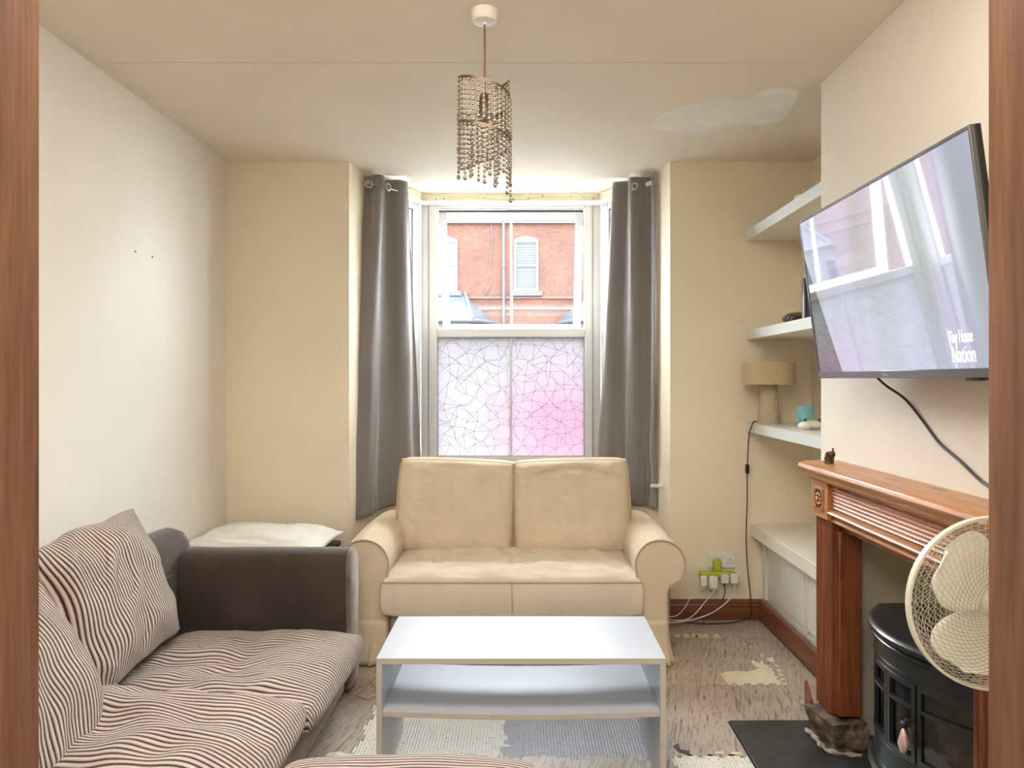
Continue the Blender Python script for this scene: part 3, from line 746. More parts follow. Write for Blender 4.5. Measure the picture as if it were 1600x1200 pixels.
fs = thing('fire_surround', 'orange pine fire surround with reeded frieze and carved corner blocks on the right wall', 'fireplace', (1.1,2.2,0))
fi = rel(fs)
def fobj(name, bm, m, parent=None, **kw):
    bm.transform(fi); return obj(name, bm, m, parent or fs, **kw)
FN, FF = 1.65, 2.745; PW = .175
xw = XR-.001
bm = bmesh.new()
zt = .985
prof = [(xw,zt),(1.035,zt),(1.022,zt-.006),(1.018,zt-.018),(1.026,zt-.03),(1.034,zt-.034),(1.038,zt-.048),(1.052,zt-.052),(1.052,zt-.058),(xw,zt-.058)]
rings = []
def ring_at(y, k): return [(p[0] if p[0] > 1.1 else p[0]+k, y, p[1]) for p in prof]
rings = [ring_at(FN-.03,.02), ring_at(FN-.015,0), ring_at(FF+.015,0), ring_at(FF+.035,.025)]
loft(bm, rings)
fobj('mantel_shelf', bm, M['piney'], bevel=.002)
for yc in (FN+.07, FF-.07):
    bm = bmesh.new(); bx(bm, 1.066, xw, yc-.068, yc+.068, .792, .925); blk = fobj('corner_block', bm, M['piney'], bevel=.003)
    bm = bmesh.new()
    bx(bm, 1.0655, 1.0665, yc-.034, yc+.034, .825, .893); 
    fobj('rosette_shade', bm, M['chest'], blk)  # flat dark plate standing in for the shade inside the carving
    bm = bmesh.new()
    for a in range(8):
        t = a*math.pi/4; ball(bm, (1.062, yc+.019*math.cos(t), .859+.019*math.sin(t)), .0065, (.6,1,1), 8, 6)
    ball(bm, (1.060, yc, .859), .008, (.8,1,1), 8, 6)
    for sy in (-1,1):
        for sz in (-1,1): ball(bm, (1.063, yc+sy*.028, .859+sz*.028), .006, (.6,1,1), 6, 5)
    # frame of the carved panel
    for a in ((yc-.038,yc+.038,.893,.898),(yc-.038,yc+.038,.820,.825),(yc-.038,yc-.034,.825,.893),(yc+.034,yc+.038,.825,.893)): bx(bm, 1.060,1.067,a[0],a[1],a[2],a[3])
    fobj('carved_rosette', bm, M['piney'], blk)
# reeded frieze
bm = bmesh.new()
pr = [(xw,.925),(1.085,.925)]
z = .925
for k in range(7):
    h = .0115
    for t in range(5): 
        a = math.pi*t/4; pr.append((1.085-.007*math.sin(a), z-h*t/4-.0005))
    z -= h+.0015
pr += [(1.088,z)]
for t in range(7):
    a = math.pi*t/6; pr.append((1.088-.022*math.sin(a), z-.002-.026*t/6))
z -= .03
pr.append((1.092, z-.001))
for t in range(6):
    a = math.pi*t/5; pr.append((1.092-.014*math.sin(a), z-.002-.02*t/5))
z -= .024; pr += [(1.11, z), (xw, z)]
xsec(bm, pr, 'y', FN+.138, FF-.138)
fobj('reeded_frieze', bm, M['piney'])
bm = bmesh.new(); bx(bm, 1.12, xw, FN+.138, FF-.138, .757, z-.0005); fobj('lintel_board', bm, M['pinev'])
for yc, s in ((FN+.07,1),(FF-.07,-1)):
    bm = bmesh.new()
    w = .065; pts = []
    # fluted pilaster section (x, y)
    sec = [(xw, yc-w), (1.085, yc-w)]
    for c, r in ((-.050,.010),(-.028,.010),(.006,.007),(.030,.011),(.053,.010)):
        for t in range(5):
            a = math.pi*t/4; sec.append((1.087-r*1.1*math.sin(a), yc+c-r*math.cos(a)))
    sec += [(1.085, yc+w), (xw, yc+w)]
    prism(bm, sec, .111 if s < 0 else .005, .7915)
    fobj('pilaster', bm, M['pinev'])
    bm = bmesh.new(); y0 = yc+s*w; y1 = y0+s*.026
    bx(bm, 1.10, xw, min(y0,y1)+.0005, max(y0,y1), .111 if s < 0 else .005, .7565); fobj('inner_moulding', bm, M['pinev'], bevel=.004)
# rough stone under the far pilaster
st = thing('stone_block', 'rough broken stone block with crumbling mortar under the far pilaster of the fire surround', 'stone', (1.12,2.63,.018))
bm = bmesh.new(); bmesh.ops.create_cube(bm, size=1, matrix=Matrix.Diagonal((.135,.155,.10,1)))
bmesh.ops.subdivide_edges(bm, edges=bm.edges[:], cuts=9, use_grid_fill=True)
for v in bm.verts:
    n = noise.noise(v.co*14)*.016+noise.noise(v.co*40)*.006
    if v.co.z > -.049: v.co += v.co.normalized()*n
    v.co.z += .0505; v.co.x -= .012*(v.co.z/.1)
bm.transform(Matrix.Rotation(R(12),4,'Z')); obj('stone', bm, M['stone'], st, smooth=False)
bm = bmesh.new()
rr = random.Random(3)
pts = [(-.088,.075,.006),(-.083,.04,.008),(-.080,.0,.007),(-.082,-.035,.009),(-.073,-.072,.007),(-.05,-.092,.006),(-.01,-.10,.004),(.03,-.106,.004)]
tube(bm, pts, .01, 8, 8, taper=lambda t: .008+.002*math.sin(t*31))
for v in bm.verts: v.co += v.co.normalized()*noise.noise(v.co*55)*.010; v.co.z = max(v.co.z, 0)
obj('mortar', bm, M['mortar'], st)
bm = bmesh.new(); prism(bm, [(-.006,-.045),(.006,-.045),(.006,.045),(-.006,.045)], 0, .11)
for v in bm.verts:
    if v.co.z > .05 and v.co.y < 0: v.co.z = .07
bm.transform(Matrix.Rotation(R(-8),4,'Z'))
tag(obj('skirting_offcut', bm, M['pinev'], loc=(1.10,2.862,-.001)), 'small broken pine skirting offcut standing against the foot of the fire surround', 'wood offcut')

# stove
sv = thing('electric_stove', 'black bow fronted electric stove with coal effect standing in the fireplace', 'stove', (1.2,2.2,.018))
si = rel(sv)
def sobj(name, bm, m, parent=None, **kw):
    bm.transform(si); return obj(name, bm, m, parent or sv, **kw)
RC = .3867; CX = 1.467; CY = 2.2; AM = math.asin(.28/RC)
def arc(r, a0, a1, n=20): return [(CX-r*math.cos(a0+(a1-a0)*k/n), CY+r*math.sin(a0+(a1-a0)*k/n)) for k in range(n+1)]
def arcbox(bm, r0, r1, a0, a1, z0, z1, n=20): prism(bm, arc(r1,a0,a1,n)+arc(r0,a0,a1,n)[::-1], z0, z1)
def dshape(off, back=1.40):
    a = arc(RC+off, -AM-off*.6, AM+off*.6, 28); return a+[(back, CY+.28+off),(back, CY-.28-off)]
bm = bmesh.new()
def dprism(lst):
    loft(bm, [[(x,y,z) for x,y in dshape(o)] for o, z in lst])
dprism([(.012,.528),(.018,.532),(.018,.545),(.012,.552),(-.004,.556)]); sobj('top_plate', bm, M['stovetop'])
bm = bmesh.new(); dprism([(.002,.505),(.012,.512),(.012,.520),(.004,.5275)]); sobj('top_rim', bm, M['stove'])
bm = bmesh.new(); dprism([(.016,.10),(.02,.106),(.02,.116),(.008,.122),(.008,.1295)]); sobj('base_rim', bm, M['stove'])
bm = bmesh.new()   # carcass: sides, back, floor
bx(bm, 1.205, 1.40, CY+.268, CY+.28, .13, .5045); bx(bm, 1.205, 1.40, CY-.28, CY-.268, .13, .5045); bx(bm, 1.385, 1.40, CY-.268, CY+.268, .13, .5045)
prism(bm, arc(RC-.014,-AM*.98,AM*.98)+[(1.385,CY+.267),(1.385,CY-.267)], .13, .225)
sobj('stove_body', bm, M['stove'])
bm = bmesh.new(); arcbox(bm, RC-.012, RC, -AM, AM, .13, .222, 28); arcbox(bm, RC, RC+.003, -AM*.9, AM*.9, .14, .143, 28); arcbox(bm, RC, RC+.003, -AM*.9, AM*.9, .212, .215, 28)
sobj('lower_panel', bm, M['stove'])
bm = bmesh.new(); arcbox(bm, RC-.012, RC, -AM, AM, .445, .5045, 28); arcbox(bm, RC, RC+.003, -AM*.9, AM*.9, .458, .461, 28); sobj('upper_panel', bm, M['stove'])
# frame of end windows and the two doors
for a0, a1, kind in ((-AM,-AM*.40,'side_window'),(-AM*.39,-.004,'door'),(.004,AM*.39,'door'),(AM*.40,AM,'side_window')):
    bm = bmesh.new(); t = .035; r1 = RC+(.004 if kind == 'door' else 0)
    arcbox(bm, RC-.012, r1, a0, a0+t, .2225, .4445, 3); arcbox(bm, RC-.012, r1, a1-t, a1, .2225, .4445, 3)
    arcbox(bm, RC-.012, r1, a0+t, a1-t, .2225, .238, 10); arcbox(bm, RC-.012, r1, a0+t, a1-t, .43, .4445, 10); arcbox(bm, RC-.010, r1+.003, a0+t, a1-t, .372, .380, 10)
    f = sobj(kind, bm, M['stove'])
    bm = bmesh.new(); arcbox(bm, RC-.009, RC-.007, a0+t, a1-t, .238, .43, 8); sobj('glass', bm, M['stoveglass'], f)
bm = bmesh.new(); arcbox(bm, RC, RC+.003, AM*.52, AM*.64, .172, .186, 4); sobj('badge', bm, M['silver'])
bm = bmesh.new()
kx = CX-math.sqrt((RC+.01)**2-.115**2)
tube(bm, [(kx+.008,CY-.115,.345),(kx-.012,CY-.115,.345),(kx-.02,CY-.115,.335)], .005, 8)
ball(bm, (kx-.02,CY-.115,.335), .009)
kn = sobj('door_handle', bm, M['stove'])
bm = bmesh.new(); lathe(bm, [(.001,.322),(.006,.318),(.017,.28),(.008,.255),(.001,.252)], (kx-.02,CY-.115), 8); sobj('drop_pull', bm, M['pinkmetal'], kn)
bm = bmesh.new(); rr = random.Random(8)
for k in range(70):
    a = rr.uniform(-AM*.85, AM*.85); r = rr.uniform(RC-.15, RC-.05); x = CX-r*math.cos(a); y = CY+r*math.sin(a); hgt = .235+.06*(1-(r-(RC-.15))/.1)*rr.random()
    s = rr.uniform(.016,.026); n0 = len(bm.verts)
    bmesh.ops.create_icosphere(bm, subdivisions=1, radius=s, matrix=Matrix.Translation((x,y,hgt+.008)) @ Matrix.Rotation(rr.uniform(0,3),4,(1,1,0)))
for v in bm.verts: v.co += Vector((noise.noise(v.co*60), noise.noise(v.co*60+Vector((3,0,0))), noise.noise(v.co*60+Vector((7,0,0)))))*.008
tag(sobj('coals', bm, M['coal'], smooth=False), kind='stuff')
for y, z, r, rz in ((2.07,.285,.026,.5),(2.32,.30,.02,-.4)):
    bm = bmesh.new(); c = Vector((1.20,y,z)); d = Vector((math.sin(rz)*.4, math.cos(rz), .25)).normalized()*.09
    tube(bm, [c-d, c-d*.3+Vector((0,0,.008)), c+d*.4, c+d], r, 9, 3, taper=lambda t: r*(.7+.5*math.sin(math.pi*t)))
    for v in bm.verts: v.co += Vector((noise.noise(v.co*50), 0, noise.noise(v.co*50+Vector((5,5,0)))))*.006
    sobj('ceramic_log', bm, M['log'])
for sx, sy in ((1.24,1),(1.24,-1),(1.38,1),(1.38,-1)):
    bm = bmesh.new(); y = CY+sy*.235
    rings = []
    for z, o, w in ((.1,0,.022),(.075,.004,.016),(.045,.014,.012),(.03,.026,.017),(.0185,.03,.02)):
        cx = sx-o*(1 if sx < 1.3 else -.2); cy = y+sy*o
        rings.append([(cx+w*math.cos(2*math.pi*k/10), cy+w*math.sin(2*math.pi*k/10), z) for k in range(10)])
    loft(bm, rings); sobj('leg', bm, M['stove'])

sv.location.z -= .014; st.location.z -= .014
# bronze elephant on the mantel
el = thing('elephant_figurine', 'tiny bronze elephant figurine with raised trunk on the far end of the mantel', 'figurine', (1.095,2.66,.9855), R(-90))
bm = bmesh.new()
ball(bm, (.0,.0,.030), .017, (1.05,.85,.9))
ball(bm, (.016,0,.036), .011, (1,1,1.05))
tube(bm, [(.022,0,.034),(.031,0,.034),(.034,0,.045),(.031,0,.060)], .004, 8, 4, taper=lambda t: .006-.003*t)
for x in (-.009,.010):
    for y in (-.008,.008): lathe(bm, [(.0062,0),(.0055,.002),(.0052,.014),(.007,.024)], (x,y), 8)
obj('body', bm, M['bronzefig'], el)
for s in (-1,1):
    bm = bmesh.new(); ball(bm, (.013, s*.012, .035), .010, (.35,.55,1), 10, 8); obj('ear', bm, M['bronzefig'], el)

# ------------------------------------------------------------------ alcove: shelves and cupboard
shlab = {'top':'top white alcove shelf with two small white objects, nearest the ceiling','mid':'middle white alcove shelf carrying the black speaker','low':'lowest floating white alcove shelf carrying the linen lamp'}
for k, zt, zb in (('top',2.085,2.033),('mid',1.549,1.502),('low',1.056,1.008)):
    t = thing('wall_shelf', shlab[k], 'shelf', (1.37,3.47,zt), 0, 'floating alcove shelves')
    bm = bmesh.new(); bx(bm, 1.206, XA-.001, 2.946, 3.999, zb, zt); bm.transform(rel(t)); obj('board', bm, M['shelfunder'], t)
    bm = bmesh.new(); bx(bm, 1.20, 1.2055, 2.946, 3.999, zb-.001, zt+.001); bm.transform(rel(t)); obj('front_edging', bm, M['shelf'], t)
cb = thing('alcove_cupboard', 'low built-in white cupboard with thick top and two panel doors in the alcove', 'cupboard', (1.4,3.47,0))
bm = bmesh.new(); bx(bm, 1.222, XA-.001, 2.946, 3.999, .446, .51); bm.transform(rel(cb)); obj('worktop', bm, M['shelfunder'], cb, bevel=.003)
bm = bmesh.new()
bx(bm, 1.298, 1.315, 2.946, 3.999, -.011, .445); bx(bm, 1.2855, 1.2975, 3.945, 3.999, .112, .445)
bm.transform(rel(cb)); obj('carcass', bm, M['white'], cb)
for y0, y1 in ((3.405,3.72),(2.96,3.36)):
    bm = bmesh.new(); bx(bm, 1.288, 1.2975, y0, y1, .15, .438); bm.transform(rel(cb)); d = obj('door', bm, M['door'], cb, bevel=.002)
bm = bmesh.new(); bx(bm, 1.289, 1.2975, 3.365, 3.40, .135, .445); bm.transform(rel(cb)); obj('divider_rail', bm, M['shelfunder'], cb)

# items on shelves
lp = thing('table_lamp', 'natural linen table lamp with drum shade and tapered base on the lowest shelf', 'lamp', (1.275,3.855,1.056))
bm = bmesh.new(); lathe(bm, [(.0,0.0),(.056,0),(.057,.003),(.0565,.05),(.052,.051),(.0405,.204),(.036,.21),(0,.21)], n=40); obj('lamp_base', bm, M['linenbase'], lp)
bm = bmesh.new(); lathe(bm, [(.128,.205),(.130,.205),(.130,.318),(.128,.318)], n=48)
rv = None
me = obj('lamp_shade', bm, M['linen'], lp)
bm = bmesh.new(); lathe(bm, [(.0,.314),(.127,.314),(.127,.3145),(.0,.3145)], n=40); obj('shade_diffuser', bm, M['linen'], lp)
bm = bmesh.new(); lathe(bm, [(.0,.3),(.004,.3),(.004,.322),(.002,.326),(0,.326)], n=10); obj('finial', bm, M['chrome'], lp)
bm = bmesh.new()
pts = [(1.2145,3.862,1.066),(1.204,3.87,1.068),(1.194,3.88,1.05),(1.193,3.93,.98),(1.192,3.955,.80),(1.1925,3.96,.62),(1.189,3.965,.45),(1.195,3.965,.30),(1.213,3.968,.12),(1.20,3.94,.03),(1.1,3.92,.004),(.95,3.9,.004),(.80,3.93,.006),(.72,3.9,.006)]
tube(bm, pts, .003, 6, 6)
cabl = thing('lamp_cable', 'thin black lamp flex hanging from the lowest shelf to the floor with an inline switch', 'cable', (1.195,3.93,1.0))
bm.transform(rel(cabl)); obj('flex', bm, M['blackcable'], cabl)
bm = bmesh.new(); bx(bm, 1.183,1.201,3.945,3.967,.785,.835); bm.transform(rel(cabl)); obj('inline_switch', bm, M['black'], cabl, bevel=.004)
cd = thing('candle_glass', 'teal glass candle tumbler beside the game controller on the lowest shelf', 'candle', (1.375,3.62,1.0565))
bm = bmesh.new(); lathe(bm, [(0,0),(.037,0),(.039,.004),(.0405,.104),(.038,.104),(.036,.09),(0,.088)], n=32); obj('tumbler', bm, M['teal'], cd)
bm = bmesh.new()
for k, w in enumerate((.012,.016,.014,.008)):
    a = R(232); 
    vs = []
    for s in (-1,1):
        for zz in (0,.0022):
            t = a+s*w/.04/2; vs.append(bm.verts.new((.0415*math.cos(t), .0415*math.sin(t), .062-k*.006+zz)))
    bm.faces.new((vs[0],vs[1],vs[3],vs[2]))
obj('label_print', bm, M['wax'], cd)
gc = thing('game_controller', 'white game controller lying on the lowest shelf in front of the teal candle', 'game controller', (1.325,3.41,1.0565), R(20))
bm = bmesh.new()
ball(bm, (0,0,.022), .034, (1.35,.9,.62), 20, 12)
for s in (-1,1): ball(bm, (s*.05,-.012,.020), .027, (1,1.25,.7), 16, 10)
for v in bm.verts: v.co.z = max(v.co.z, 0)
obj('shell', bm, M['whiteplastic'], gc)
for s, y in ((-1,.008),(1,-.014)):
    bm = bmesh.new(); lathe(bm, [(.004,.038),(.004,.046),(.0085,.047),(.0085,.050),(0,.051)], (s*.03,y), 12); obj('thumb_stick', bm, M['black'], gc)
bm = bmesh.new()
for dx, dy in ((.008,0),(-.008,0),(0,.008),(0,-.008)): ball(bm, (.052+dx,.006+dy,.040), .0035, u=8, v=6)
obj('face_buttons', bm, M['black'], gc)
sp = thing('speaker', 'slim black speaker standing on the middle shelf', 'speaker', (1.30,3.36,1.5495))
bm = bmesh.new(); lathe(bm, [(0,0),(.034,0),(.038,.004),(.038,.19),(.033,.197),(0,.197)], n=32); obj('fabric_body', bm, M['black'], sp)
bm = bmesh.new(); lathe(bm, [(.0,.1975),(.028,.1975),(.028,.199),(0,.199)], n=28); obj('control_ring', bm, M['tvframe'], sp)
bk = thing('woven_pouch', 'dark woven wicker pouch lying on the middle shelf beside the black speaker', 'pouch', (1.30,3.52,1.5495))
bm = bmesh.new()
rings = []
for i in range(13):
    t = i/12; y = -.07+.14*t; r = math.sin(math.pi*(.06+.88*t))**.6
    rings.append([(.07*r*math.cos(a)*1.0, y, max(0, .026*r+.030*r*math.sin(a))) for a in [2*math.pi*k/24 for k in range(24)]])
loft(bm, rings); obj('pouch_body', bm, M['basket'], bk)
bm = bmesh.new()
for k in range(7):
    y = -.05+.0165*k; r = math.sin(math.pi*(.06+.88*(y+.07)/.14))**.6
    tube(bm, [(.0715*r*math.cos(a), y+.004*math.sin(6*a), .026*r+.0315*r*math.sin(a)) for a in [math.pi*q/12 for q in range(13)]], .0016, 5)
obj('pale_stitching', bm, M['linen'], bk)
for y, x, lb in ((3.30,1.235,'small white plastic lid on the top shelf, the one nearer the window'),(2.99,1.24,'small white plastic lid on the top shelf, the one nearer the chimney breast')):
    bm = bmesh.new(); lathe(bm, [(0,0),(.03,0),(.03,.012),(.026,.02),(.01,.024),(0,.024)], n=20); 
    tag(obj('plastic_lid', bm, M['whiteplastic'], loc=(x,y,2.0865)), lb, 'lid', 'white lids on the top shelf')

# ------------------------------------------------------------------ television
W, HT = .985, .545
tv = bpy.data.objects.new('television', None); link(tv)
tv.location = (1.02, 2.565, 1.292); ang = math.atan2(.072, .54)
# local X runs along the screen towards the doorway, local Z up the screen, local Y out of its back
tv.matrix_world = Matrix.Translation(tv.location) @ Matrix.Rotation(-ang,4,'Y') @ Matrix.Rotation(R(-90),4,'Z')
tag(tv, 'flat television tilted on the chimney breast above the fire surround', 'television')
bm = bmesh.new(); bx(bm, 0, W, .012, .026, 0, HT); obj('back_shell', bm, M['black'], tv, bevel=.002)
bm = bmesh.new(); 
loft(bm, [[(.02,.0262,.02),(W-.02,.0262,.02),(W-.02,.0262,HT-.01),(.02,.0262,HT-.01)],[(.08,.062,.05),(W-.08,.062,.05),(W-.08,.045,HT-.08),(.08,.045,HT-.08)]]); obj('rear_housing', bm, M['black'], tv, bevel=.004)
bm = bmesh.new()
for a in ((0,.008,0,HT),(W-.008,W,0,HT),(.008,W-.008,0,.022),(.008,W-.008,HT-.009,HT)): bx(bm, a[0],a[1],0,.0118,a[2],a[3])
obj('bezel', bm, M['tvframe'], tv, bevel=.0015)
bm = bmesh.new(); bx(bm, .0081, W-.0081, .003, .0118, .0221, HT-.0091); scn = obj('screen', bm, M['screen'], tv, smooth=False)
def text(body, x, z, size, sx, m, parent, y=.0025, name='caption', shear=.12):
    cu = bpy.data.curves.new(name, 'FONT'); cu.body = body; cu.size = size; cu.extrude = .0002; cu.shear = shear
    to = bpy.data.objects.new(name, cu); COL.objects.link(to)
    dg = bpy.context.evaluated_depsgraph_get(); me = bpy.data.meshes.new_from_object(to.evaluated_get(dg)); bpy.data.objects.remove(to)
    me.materials.append(m)
    mo = bpy.data.objects.new(name, me); link(mo, parent)
    me.transform(Matrix.Translation((x, y, z)) @ Matrix.Rotation(R(90),4,'X') @ Matrix.Diagonal((sx,1,1,1)))
    return mo
bpy.context.view_layer.update()
text('Tiny House', .800, .083, .043, .47, M['screentext'], tv)
text('Nation', .803, .037, .056, .60, M['screentext'], tv)
text('SAMSUNG', .455, .0075, .0075, 1.1, M['silver'], tv, y=-.0008, name='maker_mark', shear=0)
bm = bmesh.new(); bx(bm, .84, .90, .004, .03, -.008, -.0005); obj('sensor_bump', bm, M['black'], tv, bevel=.003)
bm = bmesh.new(); bx(bm, W/2-.05, W/2+.05, .0625, .10, .16, .38); obj('mount_bracket', bm, M['black'], tv)
bm = bmesh.new()
tube(bm, [(1.08,2.30,1.31),(1.12,2.295,1.27),(1.165,2.27,1.23),(1.175,2.19,1.17),(1.175,2.10,1.11),(1.175,2.0,1.07),(1.175,1.88,1.02),(1.173,1.72,.998),(1.174,1.60,.97),(1.174,1.56,.8),(1.174,1.5,.3),(1.174,1.45,.03)], .004, 7, 6)
tag(obj('television_cable', bm, M['blackcable']), 'black cable hanging down the wall from under the television', 'cable')

# ------------------------------------------------------------------ fan
fn = thing('pedestal_fan', 'cream pedestal fan with mesh cage beside the right door post', 'fan', (.918,1.45,0))
fh = .852; FR = .167
def cage(sign, depth, ntw, hub):
    bm = bmesh.new()
    for k in range(72):
        a0 = 2*math.pi*k/72; pts = []
        for i in range(11):
            t = i/10; r = FR*(1-t)+hub*t
            d = sign*(depth*math.sin(min(1,t*2.2)*math.pi/2)); a = a0+ntw*t
            pts.append((r*math.cos(a), d, fh+r*math.sin(a)))
        tube(bm, pts, .00065, 3)
    for i in range(1, 15):
        t = i/16*.95; r = FR*(1-t)+hub*t; d = sign*(depth*math.sin(min(1,t*2.2)*math.pi/2))
        tube(bm, [(r*math.cos(2*math.pi*k/40), d, fh+r*math.sin(2*math.pi*k/40)) for k in range(41)], .0006, 3)
    return bm
for s, d, tw in ((-1,.055,.9),(1,.085,-.9)):
    obj('front_grille' if s < 0 else 'rear_grille', cage(s, d, tw, .042), M['fanwire'], fn)
bm = bmesh.new(); prof = [(FR-.003,-.007),(FR+.0025,-.007),(FR+.0025,.007),(FR-.003,.007)]
loft(bm, [[(r*math.cos(2*math.pi*k/64), y, fh+r*math.sin(2*math.pi*k/64)) for k in range(64)] for r, y in prof+[prof[0]]], caps=False)
obj('rim_band', bm, M['fan'], fn)
bm = bmesh.new(); mm = Matrix.Translation((0,0,fh)) @ Matrix.Rotation(R(90),4,'X')
lathe(bm, [(0,.064),(.036,.063),(.042,.056),(.040,.052),(0,.052)], n=32, mtx=mm); obj('centre_cap', bm, M['fan'], fn)
bm = bmesh.new(); lathe(bm, [(0,.045),(.02,.043),(.028,.03),(.03,-.015),(0,-.015)], n=28, mtx=mm); obj('blade_hub', bm, M['fan'], fn)
for ba in (R(140), R(250), R(20)):
    bm = bmesh.new(); rings = []
    g = []
    for i in range(15):
        t = i/14; r = .024+.118*t; hw = .018+.062*math.sin(math.pi*min(1,(t*.80+.06)))**.8*(1-.0*t)
        if t > .8: hw *= math.sqrt(max(.0, 1-((t-.8)/.2)**2))*.97+.03
        row = []
        for j in range(9):
            s = j/8*2-1; w = s*hw; dd = .012*s*(1-.3*t)+.006*s*s
            bend = -.018*t
            x = r*math.cos(0); q = Vector((r, w+bend))
            row.append(bm.verts.new((q.x*math.cos(ba)-q.y*math.sin(ba), -dd, fh+q.x*math.sin(ba)+q.y*math.cos(ba))))
        g.append(row)
    for i in range(14):
        for j in range(8): bm.faces.new((g[i][j],g[i+1][j],g[i+1][j+1],g[i][j+1]))
    o = obj('blade', bm, M['blade'], fn); so = o.modifiers.new('thickness','SOLIDIFY'); so.thickness = .002
bm = bmesh.new(); lathe(bm, [(0,-.16),(.03,-.158),(.045,-.14),(.048,-.09),(.048,-.087),(0,-.087)], n=28, mtx=mm); obj('motor_housing', bm, M['fan'], fn)
bm = bmesh.new(); tube(bm, [(.09,.06,.04),(.09,.06,.45),(.09,.085,.62),(.085,.125,.72),(.05,.13,.80),(.0,.13,.85)], .011, 12, 5); obj('pole', bm, M['fan'], fn)
bm = bmesh.new(); bx(bm, .058, .125, .03, .095, .43, .575); cbx = obj('control_box', bm, M['fan'], fn, bevel=.006)
for k in range(4):
    bm = bmesh.new(); bx(bm, .053, .09, .02, .0295, .442+k*.03, .464+k*.03); obj('button', bm, M['whiteplastic'], cbx, bevel=.003)
bm = bmesh.new(); lathe(bm, [(0,.0),(.105,.0),(.108,.006),(.098,.02),(.04,.032),(.02,.05),(0,.05)], (.09,.06), 40)
for v in bm.verts:
    v.co.z -= .011
obj('base', bm, M['fan'], fn)

# ------------------------------------------------------------------ pendant lamp
pd = thing('pendant_lamp', 'pendant ceiling lamp with spiral of hanging champagne beads', 'ceiling light', (-.124,2.36,CE))
bm = bmesh.new(); lathe(bm, [(0,-.0005),(.043,-.0005),(.043,-.003),(.041,-.03),(.036,-.036),(.006,-.038),(.006,-.045),(0,-.045)], n=36); obj('ceiling_rose', bm, M['whiteplastic'], pd)
bm = bmesh.new(); tube(bm, [(0,0,-.044),(.001,0,-.12),(0,0,-.27)], .0035, 8, 4); obj('flex', bm, M['browncord'], pd)
bm = bmesh.new(); lathe(bm, [(0,-.265),(.012,-.265),(.018,-.28),(.019,-.325),(.024,-.327),(.024,-.333),(0,-.333)], n=20); obj('lamp_holder', bm, M['bronze'], pd)
def hel(a0, a1, z0, z1, r=.083, n=48): return [(r*math.cos(a0+(a1-a0)*t/n), r*math.sin(a0+(a1-a0)*t/n), z0+(z1-z0)*t/n) for t in range(n+1)]
def band_strip(pts, h=.010, t=.0012):
    bm = bmesh.new(); rings = []
    for p in pts:
        d = Vector((p[0],p[1],0)).normalized()*t; v = Vector(p)
        rings.append([v-d-Vector((0,0,h/2)), v+d-Vector((0,0,h/2)), v+d+Vector((0,0,h/2)), v-d+Vector((0,0,h/2))])
    loft(bm, rings); return bm
# angle 180 = left, 270 = towards the camera, 0 = right
h1 = hel(R(178), R(178+560), -.214, -.43); h2 = hel(R(20), R(70), -.212, -.218, .083, 12)
obj('spiral_strip', band_strip(h1), M['bronze'], pd); obj('spiral_strip', band_strip(h2), M['bronze'], pd)
bm = bmesh.new()
for a in (R(210), R(330), R(90)): tube(bm, [(.018*math.cos(a),.018*math.sin(a),-.33),(.083*math.cos(a),.083*math.sin(a),-.345)], .0016, 5)
obj('support_spoke', bm, M['bronze'], pd)
rr = random.Random(21)
def strand(x, y, z, ln, r):
    bm = bmesh.new(); zz = z-.008; n = 0
    while zz > z-ln:
        m = Matrix.Translation((x,y,zz)) @ Matrix.Diagonal((1,1,1.08,1)); bmesh.ops.create_uvsphere(bm, u_segments=8, v_segments=6, radius=r*(.9 if n%2 else 1), matrix=m); zz -= r*2.9; n += 1
    bmesh.ops.create_uvsphere(bm, u_segments=8, v_segments=6, radius=r*1.25, matrix=Matrix.Translation((x,y,zz-.002)) @ Matrix.Diagonal((1,1,1.2,1)))
    tube(bm, [(x,y,z),(x,y,zz)], .0005, 3)
    obj('bead_string', bm, M['bead'], pd)
for k in range(0, 49) :
    t = k/48; p = h1[int(t*48)]
    turn = t*560/360
    if turn < .85: ln = rr.choice((.10,.11,.115,.12))
    else: ln = rr.uniform(.075,.145) if rr.random() < .8 else .17
    strand(p[0], p[1], p[2], ln, .0052)
for k in range(0, 13, 2): p = h2[k]; strand(p[0], p[1], p[2], .15, .0052)
for k in range(10):
    a = R(36*k+10); strand(.045*math.cos(a), .045*math.sin(a), -.38, rr.uniform(.08,.17), .0043)

